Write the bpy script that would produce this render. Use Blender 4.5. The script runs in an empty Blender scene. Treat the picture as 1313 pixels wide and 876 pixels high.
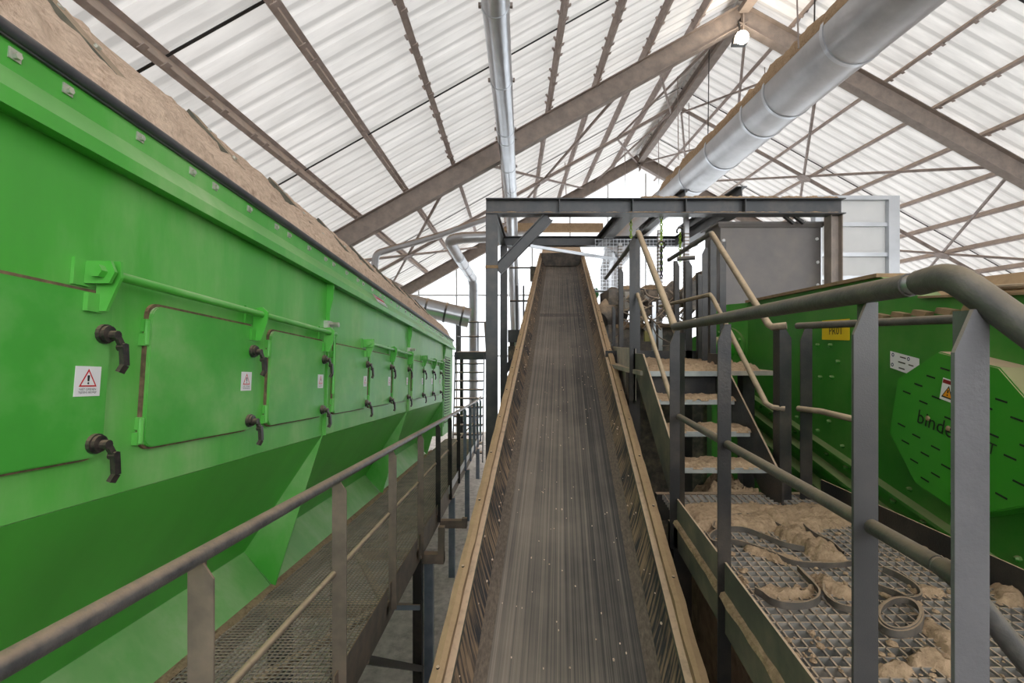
import bpy, math, random
from mathutils import Vector as V, Matrix, noise
random.seed(7)
S = bpy.context.scene
C = S.collection
H = 3.6                       # camera height over the hall floor; all numbers below are relative to it
F = 600.0                     # focal length in pixels of a 1313 px wide frame

# ------------------------------------------------------------------ camera, sky, exposure
cam = bpy.data.objects.new('camera', bpy.data.cameras.new('camera'))
C.objects.link(cam)
cam.location = (0, 0, H)
cam.rotation_euler = (math.pi / 2, 0, 0)
cam.data.sensor_width = 36
cam.data.lens = F / 1313 * 36
cam.data.clip_start = .05
S.camera = cam
W = bpy.data.worlds.new('overcast_sky'); S.world = W; W.use_nodes = True
wb = W.node_tree.nodes['Background']
wb.inputs[0].default_value = (.95, .98, 1, 1)
wb.inputs[1].default_value = 3.3
S.view_settings.view_transform = 'Standard'
S.view_settings.look = 'None'
S.view_settings.exposure = 0.36
S.view_settings.gamma = 1
S.view_settings.use_curve_mapping = False
S.cycles.max_bounces = 9
S.cycles.diffuse_bounces = 5
S.cycles.transmission_bounces = 5

# ------------------------------------------------------------------ materials
def nodes_of(name):
    m = bpy.data.materials.new(name); m.use_nodes = True
    return m, m.node_tree.nodes, m.node_tree.links
def c4(c): return (c[0], c[1], c[2], 1)
def srgb(r, g, b):
    f = lambda x: (x / 255 / 12.92) if x < 10 else ((x / 255 + .055) / 1.055) ** 2.4
    return (f(r), f(g), f(b))
DUST = srgb(186, 160, 132)
def mixc(n, l, fac, a, b):
    x = n.new('ShaderNodeMix'); x.data_type = 'RGBA'
    if hasattr(fac, 'links'): l.new(fac, x.inputs[0])
    else: x.inputs[0].default_value = fac
    for v, i in ((a, 6), (b, 7)):
        if hasattr(v, 'links'): l.new(v, x.inputs[i])
        else: x.inputs[i].default_value = c4(v)
    return x.outputs[2]
def maprange(n, l, v, a, b, c=0., d=1.):
    x = n.new('ShaderNodeMapRange')
    l.new(v, x.inputs[0])
    for i, t in zip((1, 2, 3, 4), (a, b, c, d)): x.inputs[i].default_value = t
    return x.outputs[0]
def math2(n, l, op, a, b):
    x = n.new('ShaderNodeMath'); x.operation = op; x.use_clamp = True
    for v, i in ((a, 0), (b, 1)):
        if hasattr(v, 'links'): l.new(v, x.inputs[i])
        else: x.inputs[i].default_value = v
    return x.outputs[0]
def noisef(n, l, scale, detail=4, stretch=None, rough=.6):
    t = n.new('ShaderNodeTexCoord'); x = n.new('ShaderNodeTexNoise')
    x.inputs['Scale'].default_value = scale; x.inputs['Detail'].default_value = detail
    x.inputs['Roughness'].default_value = rough
    if stretch:
        mp = n.new('ShaderNodeMapping'); mp.inputs['Scale'].default_value = stretch
        l.new(t.outputs['Object'], mp.inputs[0]); l.new(mp.outputs[0], x.inputs['Vector'])
    else: l.new(t.outputs['Object'], x.inputs['Vector'])
    return x.outputs['Fac']
def dusty(name, base, rough=.5, metal=0., up=.8, patch=.3, dust=DUST, scale=3., var=.25, stretch=None, bump=0., bscale=60., spec=.5):
    """paint or steel on which dust has settled: on every upward face, and in loose patches"""
    m, n, l = nodes_of(name)
    p = n['Principled BSDF']
    a = noisef(n, l, scale, 6, stretch)
    dark = tuple(x * (1 - var) for x in base); lite = tuple(min(1, x * (1 + var)) for x in base)
    col = mixc(n, l, maprange(n, l, a, .3, .7), dark, lite)
    g = n.new('ShaderNodeNewGeometry'); sx = n.new('ShaderNodeSeparateXYZ'); l.new(g.outputs['Normal'], sx.inputs[0])
    b = noisef(n, l, scale * 4.3, 8)
    upf = math2(n, l, 'MULTIPLY', maprange(n, l, sx.outputs[2], .25, .85, 0, up), maprange(n, l, b, .25, .5, .55, 1.))
    pf = math2(n, l, 'MULTIPLY', maprange(n, l, a, .42, .72, 0, patch), maprange(n, l, b, .3, .65, .3, 1.))
    pf = math2(n, l, 'MULTIPLY', pf, maprange(n, l, sx.outputs[2], -.5, -.15))   # none clings to undersides
    f = math2(n, l, 'ADD', upf, pf)
    col = mixc(n, l, f, col, dust)
    l.new(col, p.inputs['Base Color'])
    l.new(maprange(n, l, f, 0, 1, rough, .9), p.inputs['Roughness'])
    p.inputs['Metallic'].default_value = metal
    p.inputs['Specular IOR Level'].default_value = spec
    if bump:
        bn = n.new('ShaderNodeBump'); bn.inputs['Strength'].default_value = bump; bn.inputs['Distance'].default_value = .01
        l.new(noisef(n, l, bscale, 5), bn.inputs['Height']); l.new(bn.outputs[0], p.inputs['Normal'])
    return m
def plain(name, col, rough=.6, metal=0., emit=0.):
    m, n, l = nodes_of(name); p = n['Principled BSDF']
    p.inputs['Base Color'].default_value = c4(col); p.inputs['Roughness'].default_value = rough
    p.inputs['Metallic'].default_value = metal
    if emit:
        p.inputs['Emission Color'].default_value = c4(col); p.inputs['Emission Strength'].default_value = emit
    return m
def sawdust_mat(name, c1, c2, scale=22.):
    m, n, l = nodes_of(name); p = n['Principled BSDF']
    a = noisef(n, l, scale, 9); b = noisef(n, l, scale * .2, 4)
    l.new(mixc(n, l, maprange(n, l, b, .3, .7, .2, .8), mixc(n, l, maprange(n, l, a, .35, .65), c1, c2), c2), p.inputs['Base Color'])
    p.inputs['Roughness'].default_value = 1; p.inputs['Specular IOR Level'].default_value = .1
    bn = n.new('ShaderNodeBump'); bn.inputs['Strength'].default_value = .7; bn.inputs['Distance'].default_value = .015
    l.new(noisef(n, l, scale * 2.5, 8), bn.inputs['Height']); l.new(bn.outputs[0], p.inputs['Normal'])
    return m
def math2m(n, l, op, a, b):
    x = n.new('ShaderNodeMath'); x.operation = op; l.new(a, x.inputs[0]); x.inputs[1].default_value = b
    return x.outputs[0]
def sheet_mat(name, diff, trans, fac, rib=0.):
    m, n, l = nodes_of(name)
    n.remove(n['Principled BSDF'])
    o = n['Material Output']
    d = n.new('ShaderNodeBsdfDiffuse'); t = n.new('ShaderNodeBsdfTranslucent'); x = n.new('ShaderNodeMixShader')
    a = noisef(n, l, 1.1, 6, (1, 5, 1))
    if rib:                                   # shading of the folds painted in as a dark stripe per rib
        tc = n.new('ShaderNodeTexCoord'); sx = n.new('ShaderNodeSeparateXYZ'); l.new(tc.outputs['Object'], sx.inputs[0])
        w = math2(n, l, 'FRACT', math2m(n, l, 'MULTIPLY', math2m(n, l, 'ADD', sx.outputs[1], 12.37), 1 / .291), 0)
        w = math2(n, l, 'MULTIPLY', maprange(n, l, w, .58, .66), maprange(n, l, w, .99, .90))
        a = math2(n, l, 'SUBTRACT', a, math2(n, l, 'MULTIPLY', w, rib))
    l.new(mixc(n, l, maprange(n, l, a, .1, .7), tuple(v * .72 for v in diff), diff), d.inputs[0])
    l.new(mixc(n, l, maprange(n, l, a, .1, .7), tuple(v * .62 for v in trans), trans), t.inputs[0])
    x.inputs[0].default_value = fac
    l.new(d.outputs[0], x.inputs[1]); l.new(t.outputs[0], x.inputs[2]); l.new(x.outputs[0], o.inputs[0])
    return m
def belt_mat(name, c1, c2, axis_scale, lo=.38, hi=.64, pow2=.25, side=0.):
    """rubber streaked with dust along its running direction (object X = across, Y = along)"""
    m, n, l = nodes_of(name); p = n['Principled BSDF']
    a = noisef(n, l, 1., 6, axis_scale, .7)
    b = noisef(n, l, 1.6, 4)
    f = math2(n, l, 'ADD', maprange(n, l, a, lo, hi), maprange(n, l, b, .35, .7, -pow2, pow2))
    if side:                                  # more dust stays on one half of the belt
        tc = n.new('ShaderNodeTexCoord'); sx = n.new('ShaderNodeSeparateXYZ'); l.new(tc.outputs['Object'], sx.inputs[0])
        f = math2(n, l, 'ADD', f, maprange(n, l, math2m(n, l, 'MULTIPLY', sx.outputs[0], side), -.16, .16, -.22, .22))
    l.new(mixc(n, l, f, c1, c2), p.inputs['Base Color'])
    p.inputs['Roughness'].default_value = .75; p.inputs['Specular IOR Level'].default_value = .25
    bn = n.new('ShaderNodeBump'); bn.inputs['Strength'].default_value = .25; bn.inputs['Distance'].default_value = .006
    l.new(a, bn.inputs['Height']); l.new(bn.outputs[0], p.inputs['Normal'])
    return m
GREEN = (.075, .43, .045)
M = dict(
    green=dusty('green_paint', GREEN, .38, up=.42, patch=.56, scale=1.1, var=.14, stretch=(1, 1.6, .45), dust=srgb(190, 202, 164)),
    door=dusty('green_door_paint', (.065, .40, .045), .4, up=.9, patch=.45, scale=1.9, var=.16, dust=srgb(182, 194, 154)),
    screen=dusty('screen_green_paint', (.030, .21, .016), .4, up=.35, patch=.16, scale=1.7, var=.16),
    guard=dusty('guard_green_paint', (.028, .26, .012), .38, up=.95, patch=.05, scale=1.7, var=.08),
    steel=dusty('dark_painted_steel', (.017, .0165, .017), .38, up=.95, patch=.10, scale=4, var=.25, bump=.15, bscale=90),
    postr=dusty('grey_painted_post', (.066, .064, .066), .34, up=.95, patch=.03, scale=4, var=.15, bump=.08, bscale=260),
    postd=dusty('lit_glossy_post', (.125, .122, .13), .22, up=.95, patch=.02, scale=4, var=.15, bump=.16, bscale=90),  # nearest post: light falling on its face is put into a paler base
    beam=dusty('grey_blue_frame_paint', (.046, .050, .057), .4, up=1., patch=.12, scale=2.5, var=.2),
    postl=dusty('dusty_brown_post', (.17, .135, .105), .6, up=.9, patch=.35, scale=6, var=.3, dust=srgb(150, 125, 100)),
    rail=dusty('worn_rail_steel', (.13, .128, .13), .36, metal=.4, up=.6, patch=.2, scale=14, var=.35, bump=.2),
    railr=dusty('dusty_tube_rail', (.085, .08, .075), .5, metal=.2, up=.55, patch=.25, scale=9, var=.3, bump=.2, dust=srgb(150, 132, 105)),
    railt=dusty('thickly_dusted_rail', srgb(118, 104, 88), .7, up=1., patch=.5, scale=9, var=.2, dust=srgb(180, 158, 130)),
    olive=dusty('olive_grey_plate', (.085, .088, .068), .6, up=.95, patch=.3, scale=5, var=.2),
    rafter=dusty('dusty_rafter_paint', (.27, .225, .20), .75, up=.8, patch=.25, scale=5, var=.18, bump=.3, bscale=14),
    purlin=dusty('dusty_purlin', (.36, .30, .275), .75, up=.8, patch=.35, scale=7, var=.2),
    brace=dusty('brace_tube_paint', (.30, .25, .23), .7, up=.8, patch=.2, scale=6),
    galv=dusty('galvanised_duct', (.50, .52, .55), .30, metal=.85, up=.75, patch=.06, scale=3, var=.10, dust=srgb(165, 140, 112)),
    galvd=dusty('dusty_duct', (.42, .42, .43), .36, metal=.7, up=1., patch=.1, scale=3, var=.12, dust=srgb(158, 132, 106)),
    blue=dusty('blue_grey_leg', (.22, .27, .34), .35, metal=.4, up=.7, patch=.1, scale=5),
    grate=dusty('galvanised_grating', (.23, .22, .20), .45, metal=.2, up=.7, patch=.35, scale=11),
    gratel=dusty('dusty_grating', (.27, .25, .21), .6, metal=.1, up=.8, patch=.5, scale=6, dust=srgb(182, 160, 134)),
    black=dusty('black_plastic', (.018, .016, .017), .35, up=.35, patch=.18, scale=20),
    rubber=dusty('grey_rubber_edge', (.06, .06, .07), .5, up=.35, patch=.15, scale=7),
    box=dusty('grey_hopper_box', (.145, .132, .127), .5, metal=.25, up=.9, patch=.30, scale=2.4, var=.16, dust=srgb(140, 126, 112)),
    panel=dusty('light_grey_panel', (.62, .62, .62), .6, up=.6, patch=.06, scale=3, var=.05),
    mach=dusty('dusty_machinery', (.075, .066, .058), .6, up=1., patch=.5, scale=7, var=.3),
    machl=dusty('light_machine_box', (.36, .33, .29), .6, up=1., patch=.4, scale=7),
    tread=dusty('tread_nosing', (.34, .36, .35), .45, metal=.5, up=.6, patch=.2, scale=8),
    brown=dusty('dusty_cable', (.13, .105, .085), .8, up=1., patch=.4, scale=9),
    strap=dusty('dusty_strap', (.085, .072, .06), .75, up=.9, patch=.25, scale=12, dust=srgb(150, 128, 104)),
    bolt=dusty('zinc_bolt', (.5, .52, .45), .35, metal=.6, up=.5, patch=.2, scale=30),
    gbolt=dusty('green_bolt', (.03, .20, .02), .4, up=.5, patch=.12, scale=30),
    sawk=sawdust_mat('caked_dark_dust', srgb(70, 56, 46), srgb(128, 106, 86), 14.),
    sawb=dusty('dust_covered_beam', srgb(120, 100, 80), .9, up=1., patch=.3, scale=9, dust=srgb(205, 182, 152)),
    flange=dusty('dust_caked_flange', srgb(138, 114, 86), .95, up=.75, patch=.6, scale=9, var=.16, dust=srgb(164, 136, 103)),
    saw=sawdust_mat('pale_sawdust', srgb(150, 122, 102), srgb(222, 198, 176), 30.),
    sawd=sawdust_mat('brown_sawdust', srgb(104, 86, 68), srgb(176, 150, 121), 40.),
    ground=sawdust_mat('dusty_gravel', srgb(128, 119, 111), srgb(215, 205, 195), 9.),
    white=plain('sticker_white', (.78, .77, .77), .5), red=plain('sticker_red', srgb(200, 25, 30), .5),
    ink=plain('ink_black', (.006, .006, .006), .5), yellow=plain('sign_yellow', srgb(222, 190, 20), .5),
    amber=plain('sign_amber', srgb(230, 150, 20), .5), dred=plain('sign_dark_red', srgb(130, 20, 25), .5),
    inkb=plain('ink_blue', srgb(40, 50, 90), .5), tag=dusty('faded_yellow_tag', (.16, .15, .03), .7, patch=.4),
    slot=plain('slot_dark', (.003, .006, .003), .8),
    seal=dusty('brown_door_seal', (.13, .085, .05), .85, up=1., patch=.5, scale=25, dust=srgb(165, 130, 100)),
    seam=plain('seam_mastic', (.03, .028, .027), .8),
    chain=plain('green_chain', srgb(150, 185, 70), .5, .3), violet=plain('dark_chain', srgb(60, 50, 70), .5, .4),
    lamp=plain('lamp_glass', (1., .88, .70), .3, 0, 30.),
    teal=dusty('mint_drum_paint', srgb(120, 200, 170), .5, up=.5, patch=.3),
    leaf=plain('green_cover_paint', srgb(40, 110, 50), .5),
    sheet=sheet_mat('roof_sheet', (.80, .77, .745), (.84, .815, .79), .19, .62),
    wallp=sheet_mat('wall_panel', (.85, .86, .87), (.95, .96, .97), .80),
    wallo=dusty('wall_cladding', (.5, .48, .46), .8, up=.6, patch=.2),
    belt=belt_mat('conveyor_belt', srgb(66, 63, 61), srgb(143, 131, 118), (62, .22, .35), .34, .74, .16, -.55),
    splice=belt_mat('belt_splice', srgb(60, 57, 55), srgb(112, 102, 92), (62, .22, .35), .34, .74, .1, -.4),
    wing=belt_mat('belt_wing', srgb(80, 72, 64), srgb(120, 106, 92), (90, 30, .8), .3, .7, .15),
)
# textured skirt rubber: slanted dust streaks left by the cleats
def skirt_mat(name, sgn):
    m, n, l = nodes_of(name); p = n['Principled BSDF']
    t = n.new('ShaderNodeTexCoord'); sx = n.new('ShaderNodeSeparateXYZ'); l.new(t.outputs['Object'], sx.inputs[0])
    k = n.new('ShaderNodeMath'); k.operation = 'MULTIPLY_ADD'
    l.new(sx.outputs[0], k.inputs[0]); k.inputs[1].default_value = 1.9 * sgn; l.new(sx.outputs[1], k.inputs[2])
    cb = n.new('ShaderNodeCombineXYZ'); l.new(math2m(n, l, 'MULTIPLY', k.outputs[0], 42), cb.inputs[0]); l.new(math2m(n, l, 'MULTIPLY', sx.outputs[0], 9), cb.inputs[1])
    x = n.new('ShaderNodeTexNoise'); x.inputs['Scale'].default_value = 1; x.inputs['Detail'].default_value = 4
    l.new(cb.outputs[0], x.inputs['Vector'])
    b = noisef(n, l, 2.5, 4)
    f = math2(n, l, 'ADD', maprange(n, l, x.outputs['Fac'], .42, .58), maprange(n, l, b, .4, .7, -.35, .4))
    l.new(mixc(n, l, f, srgb(56, 55, 56), srgb(140, 118, 95)), p.inputs['Base Color'])
    p.inputs['Roughness'].default_value = .8; p.inputs['Specular IOR Level'].default_value = .25
    return m
M['skirtl'] = skirt_mat('skirt_rubber_left', 1); M['skirtr'] = skirt_mat('skirt_rubber_right', -1)

# ------------------------------------------------------------------ mesh builder and object helpers
ORG = {}
class MB:
    def __init__(s, tf=None): s.v = []; s.f = []; s.mi = []; s.tf = tf; s.cur = 0
    def add(s, vs, fs):
        k = len(s.v)
        for p in vs:
            p = V(p); s.v.append(s.tf(p) if s.tf else p)
        for f in fs: s.f.append([i + k for i in f]); s.mi.append(s.cur)
        return s
    def hexa(s, a): return s.add(a, [(0, 3, 2, 1), (4, 5, 6, 7), (0, 1, 5, 4), (1, 2, 6, 5), (2, 3, 7, 6), (3, 0, 4, 7)])
    def box(s, x0, x1, y0, y1, z0, z1):
        return s.hexa([(x0, y0, z0), (x1, y0, z0), (x1, y1, z0), (x0, y1, z0), (x0, y0, z1), (x1, y0, z1), (x1, y1, z1), (x0, y1, z1)])
    def bar(s, p, q, w, h, up=(0, 0, 1), off=(0, 0)):
        p, q = V(p), V(q); d = (q - p).normalized(); u = V(up)
        e = d.cross(u)
        if e.length < 1e-4: e = d.cross(V((0, 1, 0)))
        e.normalize(); u = e.cross(d)
        p = p + e * off[0] + u * off[1]; q = q + e * off[0] + u * off[1]
        e = e * w / 2; u = u * h / 2
        return s.hexa([p - e - u, p + e - u, q + e - u, q - e - u, p - e + u, p + e + u, q + e + u, q - e + u])
    def ibeam(s, p, q, h, w, tf=.014, tw=.01, up=(0, 0, 1)):
        s.bar(p, q, tw, h - 2 * tf, up); s.bar(p, q, w, tf, up, (0, h / 2 - tf / 2)); return s.bar(p, q, w, tf, up, (0, -h / 2 + tf / 2))
    def tube(s, pts, r, n=12, cap=True):
        pts = [V(p) for p in pts]; N = len(pts); rr = r if isinstance(r, (list, tuple)) else [r] * N
        vs = []; fs = []; prev = None
        for i, p in enumerate(pts):
            d = (pts[min(i + 1, N - 1)] - pts[max(i - 1, 0)]).normalized()
            if prev is None:
                a = V((0, 0, 1)) if abs(d.z) < .9 else V((0, 1, 0)); e = d.cross(a).normalized()
            else: e = (prev - d * prev.dot(d)).normalized()
            prev = e; g = d.cross(e)
            for k in range(n):
                t = 2 * math.pi * k / n; vs.append(p + (e * math.cos(t) + g * math.sin(t)) * rr[i])
        for i in range(N - 1):
            for k in range(n): fs.append((i * n + k, i * n + (k + 1) % n, (i + 1) * n + (k + 1) % n, (i + 1) * n + k))
        if cap: fs += [tuple(range(n))[::-1], tuple((N - 1) * n + k for k in range(n))]
        return s.add(vs, fs)
    def prism(s, poly, vec):
        n = len(poly); vec = V(vec); a = [V(p) for p in poly]
        return s.add(a + [p + vec for p in a], [tuple(range(n))[::-1], tuple(range(n, 2 * n))] + [(i, (i + 1) % n, n + (i + 1) % n, n + i) for i in range(n)])
    def poly(s, pts): return s.add(pts, [tuple(range(len(pts)))])
    def disc(s, c, ax, r, d, n=14):
        c, ax = V(c), V(ax).normalized(); return s.tube([c, c + ax * d], r, n)
    def ball(s, c, r, n=8, sq=(1, 1, 1)):
        vs = []; fs = []; m = n // 2 + 1
        for i in range(m + 1):
            t = math.pi * i / m
            for k in range(n):
                a = 2 * math.pi * k / n
                vs.append((c[0] + r * sq[0] * math.sin(t) * math.cos(a), c[1] + r * sq[1] * math.sin(t) * math.sin(a), c[2] + r * sq[2] * math.cos(t)))
        for i in range(m):
            for k in range(n): fs.append((i * n + k, (i + 1) * n + k, (i + 1) * n + (k + 1) % n, i * n + (k + 1) % n))
        return s.add(vs, fs)
    def text(s, txt, size, org, ex, ey, extr=.0006):
        cu = bpy.data.curves.new('t', 'FONT'); cu.body = txt; cu.size = size; cu.align_x = 'CENTER'; cu.align_y = 'CENTER'; cu.resolution_u = 2
        o = bpy.data.objects.new('t', cu); me = o.to_mesh()
        ex, ey, org = V(ex).normalized(), V(ey).normalized(), V(org)
        s.add([org + ex * p.co.x + ey * p.co.y for p in me.vertices], [tuple(q.vertices) for q in me.polygons])
        o.to_mesh_clear(); bpy.data.objects.remove(o); bpy.data.curves.remove(cu)
        return s
    def mesh(s, name, mats, origin=V((0, 0, 0)), smooth=False):
        me = bpy.data.meshes.new(name)
        me.from_pydata([tuple(p - origin) for p in s.v], [], s.f)
        for m in (mats if isinstance(mats, list) else [mats]): me.materials.append(M[m])
        for p, i in zip(me.polygons, s.mi): p.material_index = i
        me.validate()
        if smooth:
            me.polygons.foreach_set('use_smooth', [True] * len(me.polygons))
            try: me.set_sharp_from_angle(angle=math.radians(42))
            except Exception: pass
        me.update(); return me
    def build(s, name, mats, parent=None, smooth=False, label=None):
        org = ORG.get(parent.name, V((0, 0, 0))) if parent else V((0, 0, -H))
        o = bpy.data.objects.new(name, s.mesh(name, mats, org, smooth)); C.objects.link(o)
        if parent: o.parent = parent; ORG[o.name] = org
        if label: o['label'] = label
        return o
def thing(name, label, cat, loc, group=None):
    o = bpy.data.objects.new(name, None); C.objects.link(o); o.empty_display_size = .1
    loc = V(loc); o.location = loc + V((0, 0, H)); ORG[o.name] = loc
    o['label'] = label; o['category'] = cat
    if group: o['group'] = group
    return o
def single(mb, name, mats, label, cat, loc, group=None, smooth=False):
    loc = V(loc); o = bpy.data.objects.new(name, mb.mesh(name, mats, loc, smooth)); C.objects.link(o)
    o.location = loc + V((0, 0, H)); o['label'] = label; o['category'] = cat
    if group: o['group'] = group
    return o
def struct(name, loc=(0, 0, 0)):
    o = bpy.data.objects.new(name, None); C.objects.link(o); o.empty_display_size = .1
    o.location = V(loc) + V((0, 0, H)); ORG[o.name] = V(loc); o['kind'] = 'structure'
    return o
def stuff(mb, name, mats, label, loc=(0, 0, 0), smooth=True):
    o = single(mb, name, mats, label, 'sawdust', loc, smooth=smooth); o['kind'] = 'stuff'; return o
def P(u, v, Y): return V(((u - 656.5) / F * Y, Y, (438 - v) / F * Y))
def PZ(u, v, z): Y = F * z / (438 - v); return V(((u - 656.5) / F * Y, Y, z))
def catmull(p, k=6, closed=False):
    p = [V(x) for x in p]; n = len(p); out = []
    for i in range(n if closed else n - 1):
        g = lambda j: p[j % n] if closed else p[max(0, min(n - 1, j))]
        a, b, c, d = g(i - 1), g(i), g(i + 1), g(i + 2)
        for q in range(k):
            t = q / k
            out.append(.5 * ((2 * b) + (c - a) * t + (2 * a - 5 * b + 4 * c - d) * t * t + (3 * b - a - 3 * c + d) * t ** 3))
    if not closed: out.append(p[-1])
    return out
def elbow(a, b, c, r, k=6):
    a, b, c = V(a), V(b), V(c); p = b + (a - b).normalized() * r; q = b + (c - b).normalized() * r
    return [a] + [(1 - t) ** 2 * p + 2 * t * (1 - t) * b + t * t * q for t in [i / k for i in range(k + 1)]] + [c]

# ------------------------------------------------------------------ the hall
fl = MB(); fl.box(-9, 18, -9, 19, -H - .2, -H)
o = fl.build('floor', 'ground'); o['kind'] = 'structure'
RX, ZT, SL = 4.7, 6.9, .56                  # ridge line, rafter top at the ridge, roof slope
zt = lambda x: ZT - SL * abs(x - RX)
roof = struct('ceiling', (RX, 8, ZT))
XL, XR = -8.2, 17.6
YB = [-4.37 + 2.91 * i for i in range(9)]   # sheet joints
def sheet(sg, y0, y1):
    mb = MB(); pitch = 2.91 / 10; prof = []
    y = y0 + .012
    for i in range(10):
        b = y0 + i * pitch
        prof += [(b + .02, 0), (b + .185, 0), (b + .21, .035), (b + .265, .035)]
    prof.append((y1 - .012, 0))
    x1 = XR if sg > 0 else XL
    n = len(prof); vs = []
    for x in (RX + sg * .02, x1):
        for (yy, h) in prof: vs.append((x, yy, zt(x) + .20 + h))
    mb.add(vs, [(i, i + 1, n + i + 1, n + i) for i in range(n - 1)])
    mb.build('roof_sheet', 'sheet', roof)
    MB().bar((RX + sg * .02, y1, ZT + .192), (x1, y1, zt(x1) + .192), .034, .008).build('seam_strip', 'seam', roof)
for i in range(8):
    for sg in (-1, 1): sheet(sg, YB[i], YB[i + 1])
PX = []
k = 1
while RX - .983 * k + .3 > XL or RX + .983 * k < XR:
    PX.append((-1, k)); PX.append((1, k)); k += 1
    if k > 13: break
for sg, k in PX:
    x = RX + sg * .983 * k - (.02 if sg < 0 else -.02)
    if not XL < x < XR: continue
    z = zt(x) + .10; sn = V((sg * -SL, 0, -1)).normalized() * -1
    mb = MB(); up = V((sg * SL, 0, 1)).normalized()
    a, b = V((x, -4.3, z)), V((x, 18.9, z))
    mb.bar(a, b, .008, .17, up); mb.bar(a, b, .06, .008, up, (.028, .085)); mb.bar(a, b, .06, .008, up, (-.028, -.085))
    mb.bar(a, b, .008, .022, up, (-.055, -.074))
    pu = mb.build('purlin', 'purlin', roof)
    cl = MB()                                # sheet clips along the lower flange
    y = 1.4
    while y < 9.4:
        for dy in (0, .27):
            c = V((x, y + dy, z)) - up * .092
            cl.bar(c - V((0, .03, 0)), c + V((0, .03, 0)), .075, .012, up)
            e = V((0, 1, 0)).cross(up) * -sg
            c2 = V((x, y + dy, z)) - e * .05 + up * .05
            cl.bar(c2 - V((0, .012, 0)), c2 + V((0, .012, 0)), .03, .06, up)
        y += .86
    cl.build('sheet_clip', 'purlin', pu)
for Y in (9.6, 17.2):
    for sg in (-1, 1):
        x1 = XR if sg > 0 else XL
        dz = .5 * .40 * math.hypot(1, SL)
        mb = MB(); up = V((sg * SL, 0, 1)).normalized()
        a, b = V((RX, Y, ZT - dz)), V((x1, Y, zt(x1) - dz))
        mb.ibeam(a, b, .40, .19, .016, .012, up)
        mb.build('rafter', 'rafter', roof)
    mb = MB(); mb.box(RX - .012, RX + .012, Y - .11, Y + .11, ZT - .62, ZT + .02)
    mb.build('ridge_plate', 'rafter', roof)
cp = MB(); cp.add([(RX - .3, -4.4, zt(RX - .3) + .26), (RX, -4.4, ZT + .27), (RX + .3, -4.4, zt(RX + .3) + .26), (RX - .3, 18.9, zt(RX - .3) + .26), (RX, 18.9, ZT + .27), (RX + .3, 18.9, zt(RX + .3) + .26)], [(0, 1, 4, 3), (1, 2, 5, 4)]); cp.build('ridge_cap', 'panel', roof)
MB().ibeam((RX, 9.7, ZT - .22), (RX, 17.1, ZT - .22), .26, .2).build('ridge_beam', 'rafter', roof)
MB().ibeam((RX, -4.3, ZT - .1), (RX, 9.5, ZT - .1), .26, .2).build('ridge_beam', 'rafter', roof)
zb = lambda x: zt(x) - .03
def tube_brace(p, q, r=.035): MB().tube([p, q], r, 8).build('brace_tube', 'brace', roof, True)
for (xa, xb) in ((-4.7, -1.25), (-.75, 2.6), (6.4, 10.3), (10.4, 14.2)):
    for (u, w) in ((xa, xb), (xb, xa)):
        tube_brace((u, 9.7, zb(u) - .1), (w, 17.1, zb(w) - .1))
    xm = (xa + xb) / 2
    g = MB(); upv = V((-SL if xm < RX else SL, 0, 1)).normalized() * -1
    g.disc((xm, 13.4, zb(xm) - .16), upv * -1, .19, .012, 8); g.build('gusset_plate', 'brace', roof)
for sg in (-1, 1):                            # mid-bay strut down each slope
    x1 = RX + sg * 9.3
    tube_brace((RX + sg * .1, 13.4, ZT - .2), (x1, 13.4, zb(x1) - .1), .05)
    for (ya, yb) in ((9.7, 13.4), (13.4, 9.7), (13.4, 17.1), (17.1, 13.4)):
        tube_brace((RX + sg * .15, ya, ZT - .35), (RX + sg * 1.7, yb, zb(RX + sg * 1.7) - .1), .03)
for (u, v0, v1, Y) in ((868, 30, 205, 12.2), (882, 20, 215, 13.5), (1022, 0, 62, 6.5), (843, 62, 240, 15), (692, 120, 200, 11), (724, 200, 250, 14), (980, 60, 150, 11), (800, 130, 245, 15)):
    MB().tube([P(u, v0, Y), P(u + 2, v1, Y)], .012, 6).build('hanging_wire', 'brace', roof)

wl = MB(); wl.box(XL - .1, XL, -4.4, 19, -H, zt(XL) + .1); o = wl.build('wall_left', 'wallo'); o['kind'] = 'structure'
wl = MB(); wl.box(XR, XR + .1, -4.4, 19, -H, zt(XR) + .1); o = wl.build('wall_right', 'wallo'); o['kind'] = 'structure'
wl = MB(); wl.box(XL, XR, -4.55, -4.45, -H, .35); o = wl.build('wall_back_blocker', 'wallo'); o['kind'] = 'structure'  # unseen push wall, added to keep low sky light off the dryer's underside
wf = struct('wall_far', (RX, 18.6, -H))
x = XL
while x < XR - .01:                          # translucent daylight panels between slim mullions
    x2 = min(x + 1.5, XR); zt1, zt2 = zt(x + .02) + .18, zt(x2 - .02) + .18
    top = [(x + .02, 18.6, -H + .02), (x2 - .02, 18.6, -H + .02), (x2 - .02, 18.6, zt2)]
    if x < RX < x2: top.append((RX, 18.6, ZT + .18))
    top.append((x + .02, 18.6, zt1))
    MB().prism(top, (0, .01, 0)).build('wall_panel', 'wallp', wf)
    MB().box(x2 - .03, x2 + .03, 18.54, 18.59, -H, min(zt(x2), zt(x2)) + .1).build('mullion', 'panel', wf)
    x = x2
for z in (-.6, 1.8): MB().box(XL, XR, 18.48, 18.53, z, z + .06).build('girt', 'panel', wf)
MB().box(-3.2, 3.3, 16.9, 17.12, 3.98, 4.28).build('cross_beam', 'sawd', wf, label='dust-covered beam across the far end')
MB().box(3.3, 12, 16.95, 17.1, 3.7, 3.82).build('cross_beam', 'beam', wf)

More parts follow.
